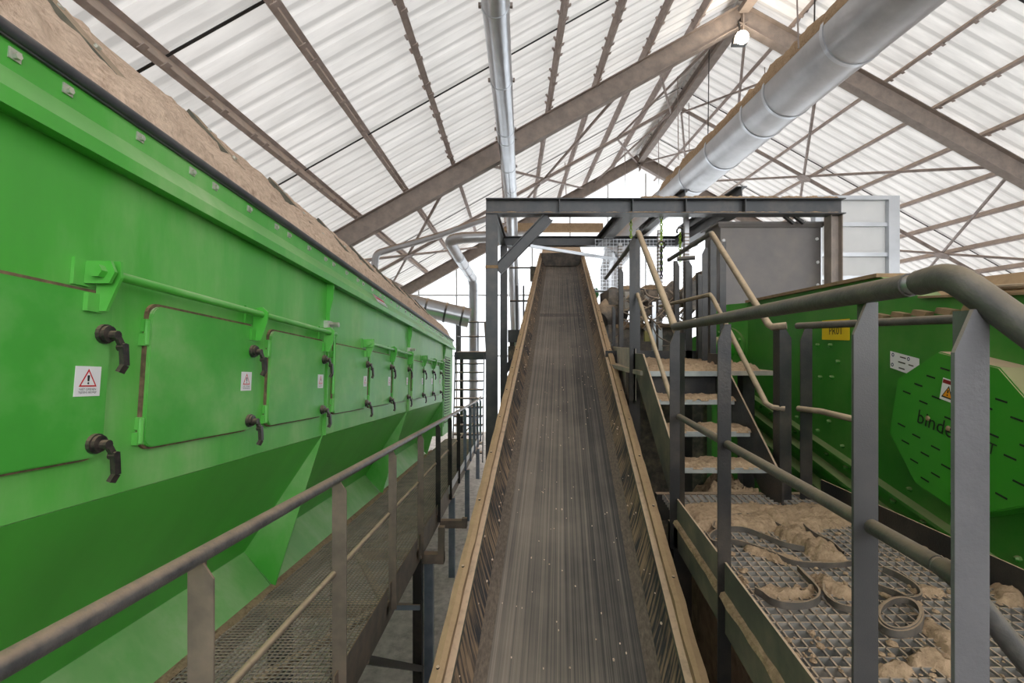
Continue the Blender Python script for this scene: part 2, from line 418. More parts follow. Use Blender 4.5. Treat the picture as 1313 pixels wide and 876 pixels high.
# ------------------------------------------------------------------ flood lamp under the ridge
lp = P(950, 50, 9.35)
t = thing('flood_lamp', 'glowing floodlight hanging under the ridge of the roof', 'lamp', lp)
MB().tube([lp + V((0, 0, .06)), lp + V((0, .1, .42))], .02, 8).build('bracket', 'steel', t)
mb = MB(); mb.prism([(lp.x - .14, lp.y + .02, lp.z - .08), (lp.x + .14, lp.y + .02, lp.z - .08), (lp.x + .11, lp.y + .02, lp.z + .1), (lp.x - .11, lp.y + .02, lp.z + .1)], (0, .12, 0))
mb.build('housing', 'steel', t)
mb = MB(); mb.ball((lp.x, lp.y - .05, lp.z), .13, 14, (1, .7, 1)); mb.build('lamp_glass', 'lamp', t, True)
ld = bpy.data.lights.new('flood_light', 'POINT'); ld.energy = 18; ld.color = (1, .86, .68); ld.shadow_soft_size = .1
lo = bpy.data.objects.new('flood_light', ld); C.objects.link(lo); lo.parent = t; lo.location = (0, -.2, 0)

# ------------------------------------------------------------------ the long green dryer, pitched along its length
PA = math.atan(51 / 600); pc, ps = math.cos(PA), math.sin(PA)
D = lambda p: V((p[0], p[1] * pc + p[2] * ps, -p[1] * ps + p[2] * pc))
ROT = Matrix.Rotation(-PA, 4, 'X')
dr = thing('fluid_bed_dryer', 'long green sheet-metal dryer with a row of hatches, its sloped cover thick with sawdust', 'machine', D((-2.6, 5.5, -1.6)))
X0 = -1.52
mods = [(-.9, .86), (.86, 3.80), (3.80, 6.83), (6.83, 10.35)]
for (y0, y1) in mods:
    MB(D).box(-3.9, X0, y0 + .004, y1 - .004, -.43, .80).build('wall_section', 'green', dr)
    lw = MB(D)
    lw.prism([(X0, y0 + .004, -.432), (-2.1, y0 + .004, -1.335), (-1.87, y0 + .004, -1.6), (-3.5, y0 + .004, -1.6), (-3.9, y0 + .004, -.432)], (0, y1 - y0 - .008, 0))
    lw.build('lower_hopper', 'green', dr)
for y in (.86, 3.80, 6.83, 10.35):
    fn = MB(D); fn.prism([(X0 + .012, y - .006, -.40), (-1.85, y - .006, -1.6), (-2.1, y - .006, -1.335), (X0 - .02, y - .006, -.43)], (0, .012, 0))
    fn.build('gusset_fin', 'green', dr)
    fl_ = MB(D); fl_.box(X0, X0 + .03, y - .006, y + .006, -.43, .62)
    fl_.prism([(X0, y - .008, .80), (X0 + .055, y - .008, .80), (X0 + .055, y - .008, .68), (X0 + .03, y - .008, .56), (X0, y - .008, .56)], (0, .016, 0))
    fl_.build('module_flange', 'green', dr)
    if y > 1:
        b = MB(D); b.box(X0, X0 + .035, y - .05, y + .05, .43, .49); b.disc((X0 + .035, y, .46), (1, 0, 0), .022, .07, 6)
        b.build('flange_bolt', 'bolt', dr)
# end section with a louvred panel
e = MB(D); e.box(-3.9, X0, 10.36, 11.95, -1.2, .80); e.build('end_section', 'green', dr)
lv = MB(D)
lv.box(X0, X0 + .012, 10.45, 10.53, -1.0, .62); lv.box(X0, X0 + .012, 11.44, 11.52, -1.0, .62)
lv.box(X0, X0 + .012, 10.53, 11.44, -1.0, -.94); lv.box(X0, X0 + .012, 10.53, 11.44, .56, .62)
lv.build('louvre_frame', 'green', dr)
MB(D).box(X0, X0 + .001, 10.53, 11.44, -.94, .56).build('louvre_gap_shade', 'slot', dr)  # black sheet painting in the shade between the slats
for i in range(24):
    z = -.92 + i * .0615
    b = MB(D); b.prism([(X0 + .002, 10.53, z + .045), (X0 + .03, 10.53, z + .012), (X0 + .034, 10.53, z + .016), (X0 + .006, 10.53, z + .05)], (0, .91, 0))
    b.build('louvre_slat', 'green', dr)
# flared skirt, bolted flange, rubber edge
sk = MB(D)
sk.add([(X0, -.9, .80), (X0 + .075, -.9, .79), (X0 + .075, -.9, .842), (X0 + .01, -.9, .935), (X0 + .01, -.9, 1.03), (X0 - .3, -.9, 1.03),
        (X0, 11.95, .80), (X0 + .075, 11.95, .79), (X0 + .075, 11.95, .842), (X0 + .01, 11.95, .935), (X0 + .01, 11.95, 1.03), (X0 - .3, 11.95, 1.03)],
       [(i, i + 1, i + 7, i + 6) for i in range(5)] + [(0, 1, 2, 3, 4, 5)[::-1], (6, 7, 8, 9, 10, 11)])
sk.build('flared_skirt', 'green', dr)
re_ = MB(D); re_.tube([(X0 + .02, -.9, 1.045), (X0 + .02, 11.97, 1.045)], .022, 10); re_.box(X0 - .02, X0 + .022, -.9, 11.97, 1.018, 1.032); re_.build('rubber_edge', 'rubber', dr, True)
y = .55; i = 0
while y < 11.8:
    b = MB(D); b.bar((X0 + .012, y - .018, .985), (X0 + .012, y + .018, .985), .006, .034); b.disc((X0 + .012, y, .982), (1, 0, 0), .011, .016, 6)
    b.build('skirt_bolt', 'bolt', dr)
    y += .29 + (.02 if i % 3 else -.12); i += 1
cover = lambda t: (X0 - .0 - .76 * t, 1.055 + .80 * t)
cv = MB(D)
c0, c1 = cover(0), cover(1)
cv.prism([(c0[0], -.9, c0[1] - .02), (c1[0], -.9, c1[1] - .02), (-3.3, -.9, c1[1] - .02), (-3.95, -.9, 1.03), (X0 - .03, -.9, 1.03)], (0, 12.85, 0))
cv.build('cover', 'olive', dr)
for i in range(12):
    y = .98 + 1.09 * i
    if y > 11.8: break
    b = MB(D); p, q = cover(.30), cover(1.01); nrm = (.80, .76)
    b.prism([(p[0], y - .05, p[1] - .01), (q[0], y - .05, q[1] - .01), (q[0] + .036, y - .05, q[1] + .030), (p[0] + .022, y - .05, p[1] + .018)], (0, .10, 0))
    bt = b.build('cover_batten', 'olive', dr)
    for tt in (.35, .6, .85):
        c = cover(tt); s_ = MB(D); s_.disc((c[0] + .022, y, c[1] + .018), (.8, 0, .76), .016, .022, 8); s_.build('batten_screw', 'bolt', bt)
# sawdust lying on the cover
sd = MB(D); ny, nt = 300, 22; vs = []
for iy in range(ny + 1):
    y = -.85 + 12.75 * iy / ny
    for it in range(nt + 1):
        tt = it / nt * 1.04
        c = cover(min(tt, 1.04)); q = V((y * 1.3, tt * 2.2, 0))
        th = .016 + .036 * noise.noise(q * 2) + .022 * noise.noise(V((y * 9, tt * 9, 3))) + .018 * noise.noise(V((y * 34, tt * 26, 7)))
        th += .060 * max(0, 1 - abs(tt - .26) / .26) * (0.7 + .6 * noise.noise(V((y * 2.2, 5, 1))))
        th = max(-.004, th) if tt > .05 else max(.0, th * .5)
        if tt > .97: th = .012 + .03 * abs(noise.noise(V((y * 4, 0, 9))))
        vs.append((c[0] + th * .72, y, c[1] + th * .69))
sd.add(vs, [(i * (nt + 1) + j, (i + 1) * (nt + 1) + j, (i + 1) * (nt + 1) + j + 1, i * (nt + 1) + j + 1) for i in range(ny) for j in range(nt)])
stuff(sd, 'sawdust_layer', 'saw', 'layer of pale sawdust lying on the sloped cover of the long green dryer', D((-2, 5, 1.3)))

def rrect(y0, y1, z0, z1, r, n=5):
    out = []
    for cy, cz, a in ((y1 - r, z1 - r, 0), (y0 + r, z1 - r, 90), (y0 + r, z0 + r, 180), (y1 - r, z0 + r, 270)):
        for k in range(n + 1):
            t = math.radians(a + 90 * k / n); out.append((cy + r * math.cos(t), cz + r * math.sin(t)))
    return out
hb = MB()
hb.disc((0, 0, 0), (1, 0, 0), .036, .014, 16); hb.disc((.014, 0, 0), (1, 0, 0), .03, .012, 16)
hb.disc((.02, .006, -.004), (1, 0, 0), .017, .03, 10)
hb.bar((.042, .006, 0), (.048, .03, -.045), .02, .014, (1, 0, 0)); hb.disc((.035, .03, -.046), (1, 0, 0), .015, .026, 10)
hb.bar((.052, .03, -.035), (.058, .034, -.115), .026, .018, (1, 0, 0)); hb.bar((.058, .034, -.112), (.048, .026, -.14), .026, .016, (1, 0, 0))
HM = hb.mesh('handle', 'black')
def handle(door, y, z):
    o = bpy.data.objects.new('handle', HM); C.objects.link(o); o.parent = door
    o.matrix_local = Matrix.Translation(D((X0 + .028, y, z)) - ORG[door.name]) @ ROT
def warn_sign(door, y, z, s=.05):
    mb = MB(D); x = X0 + .0285
    q = lambda a, b, dx=0.: (x + dx, y + a * s, z + b * s)
    mb.prism([q(-1, -1.05), q(1, -1.05), q(1, 1.05), q(-1, 1.05)], (.002, 0, 0))
    mb.cur = 1; mb.poly([q(-.7, -.38, .0026), q(.7, -.38, .0026), q(0, .88, .0026)])
    mb.cur = 0; mb.poly([q(-.54, -.28, .003), q(.54, -.28, .003), q(0, .68, .003)])
    mb.cur = 2; mb.poly([q(-.07, .0, .0034), q(.07, .0, .0034), q(.10, .42, .0034), q(-.10, .42, .0034)])
    mb.poly([q(.08 * math.cos(k * .785), -.14 + .08 * math.sin(k * .785), .0034) for k in range(8)])
    mb.text('NIET OPENEN', .0105, q(0, -.57, .0032), (0, 1, 0), (0, 0, 1)); mb.text('TIJDENS BEDRIJF', .0098, q(0, -.78, .0032), (0, 1, 0), (0, 0, 1))
    mb.build('warning_sign', ['white', 'red', 'ink'], door)
doors = [(.80, 1.735), (1.925, 2.72), (2.89, 3.74), (3.95, 4.85), (4.93, 5.79), (5.90, 6.76), (7.05, 7.90), (7.99, 8.85), (8.94, 9.80)]
for i, (y0, y1) in enumerate(doors):
    z0, z1 = -.272, .315
    mb = MB(D); mb.prism([(X0 + .008, a, b) for a, b in rrect(y0, y1, z0, z1, .05)], (.016, 0, 0))
    mb.prism([(X0 + .024, a, b) for a, b in rrect(y0 + .004, y1 - .004, z0 + .004, z1 - .004, .046)], (.004, 0, 0))
    d = mb.build('hatch_door', 'door', dr)
    s_ = MB(D); s_.prism([(X0, a, b) for a, b in rrect(y0 - .009, y1 - .006, z0 - .008, z1 + .012, .055)], (.014, 0, 0)); s_.build('door_seal', 'seal', d)
    for zz in (.20, -.20):
        hm = MB(D); hm.box(X0, X0 + .022, y0 - .03, y0 + .012, zz - .055, zz - .005); hm.box(X0, X0 + .022, y0 - .02, y0 + .02, zz + .005, zz + .055)
        hm.tube([(X0 + .02, y0 - .012, zz - .05), (X0 + .02, y0 - .012, zz + .05)], .011, 8); hm.build('hinge', 'green', d)
    handle(d, y1 - .035, .172); handle(d, y1 - .04, -.222)
    warn_sign(d, y1 - .085, 0)
# lifting rods with hooked brackets above each trio of hatches
for grp in (doors[0:3], doors[3:6], doors[6:9]):
    ya, yb = grp[0][1] - .08, grp[2][1] + .09
    rd = MB(D); rd.tube([(X0 + .07, ya, .385), (X0 + .07, yb, .385)], .018, 10); rd.tube([(X0 + .07, yb - .02, .39), (X0 + .07, yb - .02, -.1)], .012, 8)
    rod = rd.build('lift_rod', 'green', dr, True)
    br = MB(D); br.box(X0, X0 + .012, ya - .07, ya - .01, .335, .43)
    br.prism([(X0 + .012, ya - .03, .345), (X0 + .10, ya - .03, .345), (X0 + .118, ya - .03, .385), (X0 + .10, ya - .03, .425), (X0 + .012, ya - .03, .425)], (0, .012, 0))
    br.disc((X0 + .07, ya - .055, .385), (0, 1, 0), .024, .03, 6)
    br.prism([(X0 + .03, ya - .03 + .03, .43), (X0 + .11, ya, .43), (X0 + .115, ya, .37), (X0 + .07, ya, .25), (X0 + .03, ya, .25)], (0, .012, 0))
    br.box(X0 + .028, X0 + .045, ya - .045, ya + .02, .245, .31); br.build('rod_bracket', 'green', rod)
    for (y0, y1) in grp[1:]:
        y = y1 - .03
        hk = MB(D); hk.prism([(X0 + .028, y, .235), (X0 + .07, y, .235), (X0 + .10, y, .33), (X0 + .105, y, .40), (X0 + .07, y, .43), (X0 + .02, y, .42), (X0 + .02, y, .30)], (0, .012, 0))
        hk.box(X0 + .026, X0 + .04, y - .04, y + .012, .235, .30); hk.box(X0, X0 + .012, y - .06, y + .02, .33, .43)
        hk.build('rod_hook', 'green', rod)
sg = MB(D); qs = lambda y, z, d=0.: (X0 + .075 - (z - .842) * .70 + .008 + d, y, z)
sg.poly([qs(4.99, .855), qs(5.40, .855), qs(5.40, .96), qs(4.99, .96)]); sg.cur = 1
sg.poly([qs(5.08, .90, .002), qs(5.38, .90, .002), qs(5.38, .93, .002), qs(5.08, .93, .002)])
sg.poly([qs(5.01, .89, .002), qs(5.05, .89, .002), qs(5.05, .945, .002), qs(5.01, .945, .002)]); sg.cur = 2
sg.poly([qs(5.08, .94, .002), qs(5.38, .94, .002), qs(5.38, .95, .002), qs(5.08, .95, .002)]); sg.poly([qs(5.06, .868, .002), qs(5.38, .868, .002), qs(5.38, .874, .002), qs(5.06, .874, .002)])
sg.build('maker_plate', ['white', 'red', 'inkb'], dr, label='small white plate with a red stripe')
mb = MB(D)
for (x, y) in ((-2.4, .5), (-2.4, 5), (-2.4, 10.5), (-3.4, .5), (-3.4, 5), (-3.4, 10.5)):
    b = D((x, y, -1.55)); MB().box(b.x - .09, b.x + .09, b.y - .09, b.y + .09, -H, b.z).build('support_leg', 'steel', dr)

# ------------------------------------------------------------------ walkway beside the dryer and its railing
ww = thing('left_walkway', 'narrow dusty grating walkway running between the dryer and the conveyor belt', 'walkway', D((-1.4, 5, -1.7)))
XI, XO, ZF = -1.86, -.91, -1.60
g = MB(D)
x = XI
while x < XO: g.box(x, x + .004, -.8, 13.2, ZF - .012, ZF); x += .032
y = -.8
while y < 13.2: g.box(XI, XO, y, y + .004, ZF - .008, ZF - .001); y += .032
go = g.build('grating', 'gratel', ww); go['kind'] = 'stuff'
Yp = [1.40 + 1.09 * i for i in range(-1, 12)]
for i, y in enumerate(Yp):
    MB(D).box(XI, XO, y - .035, y + .035, ZF - .11, ZF - .016).build('cross_beam', 'sawb', ww)
    if i < len(Yp) - 1:
        a, b = (XO - .02, XI + .35) if i % 2 else (XI + .35, XO - .02)
        MB(D).bar((a, y, ZF - .034), (b, Yp[i + 1], ZF - .034), .05, .03).build('diagonal_brace', 'sawb', ww)
    if i < len(Yp) - 1:
        tp = MB(D); tp.box(XO, XO + .006, y + .03, Yp[i + 1] - .03, ZF - .02, ZF + .10); tp.build('toe_plate', 'postl' if i < 6 else 'panel', ww)
MB(D).box(XO - .03, XO, -.8, 13.2, ZF - .17, ZF - .03).build('side_channel', 'postl', ww)
MB(D).box(XI, XI + .03, -.8, 13.2, ZF - .17, ZF - .03).build('side_channel', 'postl', ww)
for (y, xo, mt) in ((1.2, -.95, 'steel'), (4.90, -.95, 'steel'), (5.02, -.86, 'blue'), (7.35, -.92, 'blue'), (9.6, -.9, 'blue'), (12.5, -.9, 'blue'), (4.95, -1.8, 'steel'), (9.6, -1.8, 'steel')):
    b = D((xo, y, ZF - .17)); MB().box(b.x - .045, b.x + .045, b.y - .045, b.y + .045, -H, b.z).build('leg', mt, ww)
for (a, b) in (((-1.5, 2.9), (-.9, 4.9)), ((-.9, 2.9), (-1.7, 4.9))):
    p, q = D((a[0], a[1], ZF - .3)), D((b[0], b[1], -3.1)); MB().bar(p, q, .05, .05).build('leg_brace', 'blue', ww)
p, q = D((-.92, 4.9, -2.25)), D((-1.7, 4.9, -2.25)); MB().bar(p, q, .05, .05).build('leg_brace', 'blue', ww)
p, q = D((-.92, 5.0, -2.9)), D((-.95, 3.2, -1.8)); MB().bar(p, q, .05, .05).build('leg_brace', 'steel', ww)
for (y, w) in ((4.95, .22), (6.1, .34)):
    b = MB(D); b.box(XO, XO + w, y - .05, y + .05, ZF - .24, ZF - .15); b.box(XO + w - .06, XO + w, y - .06, y + .02, ZF - .24, ZF + .12 if y < 5 else ZF - .12)
    b.build('side_bracket', 'postl', ww)
# dust lines on the grating
ed = MB(D); vs = []; n = 200
for i in range(n + 1):
    y = -.5 + 11.5 * i / n; w = .03 + .018 * noise.noise(V((y * 5, 0, 0))) + .01 * noise.noise(V((y * 17, 0, 0)))
    vs += [(-1.885, y, ZF + .02), (-1.86, y, ZF + .022), (-1.86 + w, y, ZF + .002)]
ed.add(vs, [(i * 3 + j, (i + 1) * 3 + j, (i + 1) * 3 + j + 1, i * 3 + j + 1) for i in range(n) for j in range(2)])
stuff(ed, 'sawdust_drift', 'sawd', 'thin drift of sawdust along the foot of the green dryer', D((-1.87, 5, -1.6)))

def post(mb, x, y, z0, z1, w, mitre, ex=(1, 0, 0), ey=(0, 1, 0), t=.007, tf=None, cut=.5, ch=.055, inner=0):
    """steel angle post, face along ex, one top corner cut away; z1 is the top"""
    f = tf or (lambda p: V(p)); o0 = V((x, y, 0)); ex, ey = V(ex), V(ey)
    if mitre > 0: prof = [(0, z0), (w, z0), (w, z1 - ch), (w * cut, z1), (0, z1)]
    else: prof = [(0, z0), (w, z0), (w, z1), (w * (1 - cut), z1), (0, z1 - ch)]
    mb.prism([f(o0 + ex * (a - w / 2) + V((0, 0, b))) for a, b in prof], ey * t)
    s_ = -1 if mitre > 0 else 1                # the second leg of the angle on the uncut side
    e = o0 + ex * (s_ * (w / 2 - t / 2))
    b0 = [e - ex * t / 2 + ey * t, e + ex * t / 2 + ey * t, e + ex * t / 2 + ey * w, e - ex * t / 2 + ey * w]
    mb.hexa([f(q + V((0, 0, z0))) for q in b0] + [f(q + V((0, 0, z1))) for q in b0])
lr = thing('left_handrail', 'grey tube handrail on brown angle posts along the left grating walkway', 'railing', D((-.9, 5, -1.6)))
XRl = -.90
r = MB(); pts = [D((XRl, y, -.50)) for y in (-.9, 3, 6, 9, 12.2)] + [D((XRl + .02, 13.2, -.44))]
r.tube(pts, .024, 14); r.build('top_rail', 'rail', lr, True)
r = MB(); r.tube([D((XRl - .03, y, -1.0)) for y in (-.9, 13.2)], .015, 10); r.build('mid_rail', 'railt', lr, True)
for i, y in enumerate(Yp):
    a = D((XRl, y, -.515)); b = D((XRl, y, -1.72)); pm = MB()
    post(pm, a.x, a.y, b.z, a.z, .075 if i < 3 else .06, 1)
    pm.build('post', 'postl' if i < 5 else ('steel' if i < 8 else 'blue'), lr)

# ------------------------------------------------------------------ belt conveyor
c0 = V((.215, 1.82, -1.33)); cd = V((.1033, 1, .36)).normalized()
cx = V((1, -.1033, 0)).normalized(); cn = cx.cross(cd)
rot = Matrix((cx, cd, cn)).transposed()
cvr = thing('belt_conveyor', 'long dusty troughed rubber belt conveyor climbing through the middle of the hall', 'conveyor', c0)
def cpart(mb, name, mat, smooth=False, parent=None):   # mesh in the conveyor's own axes: x across, y along, z square to the belt
    o = bpy.data.objects.new(name, mb.mesh(name, mat, V((0, 0, 0)), smooth)); C.objects.link(o); o.parent = parent or cvr
    if parent is None: o.rotation_euler = rot.to_euler()
    return o
YL0, YL1 = -3.4, 10.55
def strip(prof, y0, y1, k=1):
    mb = MB(); n = len(prof); vs = []
    for i in range(k + 1):
        y = y0 + (y1 - y0) * i / k
        vs += [(x, y, z) for x, z in prof]
    return mb.add(vs, [(i * n + j, i * n + j + 1, (i + 1) * n + j + 1, (i + 1) * n + j) for i in range(k) for j in range(n - 1)])
blt = strip([(-.35, -.235), (-.12, -.24), (.12, -.24), (.35, -.235)], YL0, YL1 + .3, 20); belt = cpart(blt, 'belt', 'belt')
spl = strip([(-.35, -.233), (-.12, -.238), (.12, -.238), (.35, -.233)], 5.75, 5.93, 1); cpart(spl, 'belt_splice', 'splice')
for s_ in (-1, 1):
    o = cpart(strip([(s_ * .35, -.235), (s_ * .36, -.231), (s_ * .415, -.20)][::s_], YL0, YL1 + .2, 20), 'belt_wing', 'wing')
    cpart(strip([(s_ * .405, -.195), (s_ * .44, -.14), (s_ * .468, -.06)][::s_], YL0, YL1, 20), 'skirt_rubber', 'skirtl' if s_ < 0 else 'skirtr')
    mb = MB(); mb.box(*sorted((s_ * .462, s_ * .495)), YL0, YL1, -.065, -.035); cpart(mb, 'clamp_strip', 'olive')
    mb = MB(); n = 220; vs = []
    for i in range(n + 1):
        y = YL0 + (YL1 - YL0) * i / n; w = .006 * noise.noise(V((y * 6, s_, 0))); hh = .006 * noise.noise(V((y * 11, s_, 4)))
        vs += [(s_ * .492, y, -.05), (s_ * (.492 + w), y, .0 + hh), (s_ * .515, y, .006 + hh), (s_ * (.542 + w), y, hh), (s_ * .545, y, -.06)]
    fs = [(i * 5 + j, (i + 1) * 5 + j, (i + 1) * 5 + j + 1, i * 5 + j + 1)[::s_] for i in range(n) for j in range(4)]
    mb.add(vs, fs); fo = cpart(mb, 'dusty_flange', 'flange')
    mb = MB(); mb.box(*sorted((s_ * .50, s_ * .512)), YL0, YL1, -.42, -.05); cpart(mb, 'side_frame', 'olive')
    for i in range(26):
        y = YL0 + .3 + i * .52
        mb = MB(); mb.disc((s_ * .519, y, .0), (0, 0, 1), .007, .012, 8); cpart(mb, 'flange_bolt', 'steel', parent=fo)
for y in (-1.6, 1.6, 4.6, 7.6, 9.9):
    q = c0 + cd * y
    for s_ in (-1, 1):
        p = q + cx * (s_ * .47) - cn * .40
        MB().box(p.x - .04, p.x + .04, p.y - .04, p.y + .04, -H, p.z).build('leg', 'steel', cvr)
ch = MB()
for i in range(260):
    y = YL0 + 2 + random.random() ** 1.0 * 11.5; x = random.uniform(-.33, .33); r_ = random.uniform(.0025, .006)
    ch.ball((x, y, -.236 + r_ * .4), r_, 5, (1, random.uniform(.8, 2), .6))
for i in range(140):
    y = YL0 + 2 + random.random() * 11.5; s_ = random.choice((-1, 1)); t_ = random.random(); r_ = random.uniform(.003, .008)
    ch.ball((s_ * (.40 + .06 * t_), y, -.20 + .12 * t_ + .003), r_, 5, (1, 1.4, .6))
o = cpart(ch, 'wood_chips', 'saw'); o['kind'] = 'stuff'
hd = MB(); hd.prism([(-.47, 0, .10), (.47, 0, .10), (.47, 0, -.02), (.40, 0, -.22), (-.40, 0, -.22), (-.47, 0, -.02)][::-1], (0, .9, 0))
o = cpart(hd, 'discharge_hood', 'mach'); o.location = o.rotation_euler.to_matrix() @ V((0, 9.9, 0))
for y in range(-3, 10, 1):
    mb = MB(); mb.tube([(-.40, y, -.30), (.40, y, -.30)], .045, 8); cpart(mb, 'idler_roller', 'steel')
mb = MB(); mb.bar(P(680, 315.5, 8.3), P(798, 334, 8.3), .05, .05); single(mb, 'tie_bar', 'galv', 'thin grey bar slanting across the top end of the conveyor', 'bar', P(739, 324, 8.3))

# ------------------------------------------------------------------ right-hand platform with its railings
ZP = -1.0
XT = lambda y: .6645 + .1 * y
pf = thing('right_platform', 'raised grating platform on the right, strewn with straps and sawdust', 'platform', (1.4, 2, ZP))
g = MB(); YE = 3.06
y = .1
while y < YE:
    x0, x1 = XT(y) + .01, 1.975; g.hexa([(x0, y, ZP - .03), (x1, y, ZP - .03), (x1, y + .005, ZP - .03), (x0, y + .005, ZP - .03), (x0, y, ZP), (x1, y, ZP), (x1, y + .005, ZP), (x0, y + .005, ZP)]); y += .046
x = -.2
while x < 1.4:                                # twisted cross rods follow the platform's own skew
    a = (max(.69 + x, .69), .1); 
    p, q = V((.69 + x, .1, ZP - .004)), V((.69 + x + .1 * (YE - .1), YE, ZP - .004))
    if q.x > XT(YE) and p.x < 1.96:
        if p.x < XT(.1) + .005: x += .042; continue
        if q.x > 1.97: tq = (1.97 - p.x) / (q.x - p.x); q = p + (q - p) * tq
        g.bar(p, q, .006, .008)
    x += .042
go = g.build('grating', 'grate', pf); go['kind'] = 'stuff'
def skew_plate(y0, y1, z0, z1, t=.008, dx=0.): return MB().hexa([(XT(y0) + dx, y0, z0), (XT(y0) + t + dx, y0, z0), (XT(y1) + t + dx, y1, z0), (XT(y1) + dx, y1, z0), (XT(y0) + dx, y0, z1), (XT(y0) + t + dx, y0, z1), (XT(y1) + t + dx, y1, z1), (XT(y1) + dx, y1, z1)])
skew_plate(.1, 2.64, ZP - .02, -.885).build('toe_plate', 'olive', pf)
skew_plate(.1, 2.64, -1.17, -1.025, dx=.002).build('side_channel', 'olive', pf)
for (a, b) in ((-.3, 1.2), (2.1, 2.6), (1.21, 2.09), (2.61, 3.05)):
    if a > 1.2: pass
for (a, b) in ((.1, 2.09), (2.11, 3.0)):
    MB().box(1.98, 1.988, a, b, ZP - .01, -.885).build('toe_plate', 'steel', pf)
MB().box(1.94, 1.978, .1, YE, ZP - .17, ZP - .035).build('side_channel', 'steel', pf)
MB().box(.95, 1.978, YE, YE + .05, ZP - .17, ZP).build('end_channel', 'steel', pf)
for y in (.6, 1.4, 2.2): MB().box(XT(y) + .02, 1.94, y - .03, y + .03, ZP - .15, ZP - .04).build('cross_beam', 'steel', pf)
mb = MB(); mb.prism([(XT(.2) + .14, .2, -1.3), (XT(3.4) + .14, 3.4, -1.3), (XT(3.4) + .14, 3.4, -H), (XT(.2) + .14, .2, -H)], (.02, 0, 0)); mb.build('dusty_panel', 'sawk', pf)
for (x, y) in ((.96, 2.68), (1.95, 2.9), (1.95, .4), (.74, .3)): MB().box(x - .05, x + .05, y - .05, y + .05, -H, ZP - .04).build('leg', 'steel', pf)
ld = MB(); vs = []; n = 120                   # dust ridge on the ledge under the toe plate
for i in range(n + 1):
    y = .3 + 2.34 * i / n; w = .022 + .012 * noise.noise(V((y * 7, 3, 0)))
    vs += [(XT(y) + .003, y, -1.0 + .006 * noise.noise(V((y * 13, 1, 0)))), (XT(y) - w * .7, y, -1.006), (XT(y) - w, y, -1.022), (XT(y) + .003, y, -1.04)]
ld.add(vs, [(i * 4 + j, (i + 1) * 4 + j, (i + 1) * 4 + j + 1, i * 4 + j + 1) for i in range(n) for j in range(3)])
stuff(ld, 'sawdust_ledge', 'sawd', 'narrow ridge of sawdust on the ledge below the toe plate of the right platform', (.9, 1.5, -1.0))

rr = thing('right_handrail', 'thick grey tube handrail on dark angle posts beside the conveyor, bending at its near end', 'railing', (.85, 1.6, ZP))
yv = V((.0995, .995, 0)); xv = V((.995, -.0995, 0))
RT = lambda y, z: V((XT(y), y, z))
r = MB(); r.tube([RT(2.68, .085), RT(.885, .107)], .0225, 16); r.build('top_rail', 'railr', rr, True)
j = RT(.885, .107); k2 = RT(.80, .110)
r = MB(); r.tube([RT(.905, .107), RT(.855, .108)], .0190, 16); r.build('rail_sleeve', 'galv', rr, True)
end = k2 + V((.053, -.10, -.118)) * 6
r = MB(); r.tube(elbow(RT(.862, .108), k2 + V((.0, -.005, .004)), end, .03), .0235, 16); r.build('bent_rail', 'railr', rr, True)
r = MB(); r.tube([RT(2.66, -.423) + V((.012, 0, 0)), RT(.835, -.398) + V((.012, 0, 0))], .0165, 14); r.build('mid_rail', 'railr', rr, True)
r = MB(); m0 = RT(.828, -.398) + V((.012, 0, 0)); r.tube(elbow(m0, RT(.79, -.402) + V((.012, 0, 0)), RT(.79, -.402) + V((.115, -.025, -.155)) * 3, .025), .0175, 14); r.build('bent_mid_rail', 'railr', rr, True)
r = MB(); r.tube([RT(.85, -.398) + V((.012, 0, 0)), RT(.82, -.398) + V((.012, 0, 0))], .0145, 14); r.build('rail_sleeve', 'rail', rr, True)
for (y, w, z1) in ((1.876, .053, .07), (1.012, .053, .085), (.752, .056, .052)):
    pm = MB(); p = RT(y, 0) + xv * .0
    post(pm, p.x, p.y, -1.75, z1, w, -1, (1, 0, 0), (0, 1, 0), cut=.45, ch=.07)
    pm.build('post', 'postd' if y < .8 else 'postr' if y < 1.8 else 'steel', rr)
pm = MB(); p = RT(2.63, 0)
post(pm, p.x - .012, p.y, -1.165, .062, .055, -1, (1, 0, 0), (0, 1, 0), cut=.45, ch=.08)
pm.hexa([(p.x + .016, p.y + .004, -1.165), (p.x + .06, p.y + .045, -1.165), (p.x + .055, p.y + .05, -1.165), (p.x + .011, p.y + .01, -1.165), (p.x + .016, p.y + .004, .05), (p.x + .06, p.y + .045, .05), (p.x + .055, p.y + .05, .05), (p.x + .011, p.y + .01, .05)])
pm.build('post', 'steel', rr)
er = thing('outer_handrail', 'dusty dark handrail along the far edge of the right platform by the green screen machine', 'railing', (1.98, 2.5, ZP))
r = MB(); r.tube([(1.83, 3.0, .10), (1.90, 2.6, .10), (1.975, 2.1, .10), (2.02, 1.2, .10)], .021, 12); r.build('top_rail', 'railr', er, True)
r = MB(); r.tube([(1.835, 3.0, -.43), (1.88, 2.85, -.425), (1.93, 2.6, -.44)], .0185, 10); r.build('mid_rail', 'railt', er, True)
pm = MB(); post(pm, 1.875, 2.98, -1.16, .085, .075, -1, cut=.6, ch=.08); pm.build('post', 'steel', er)

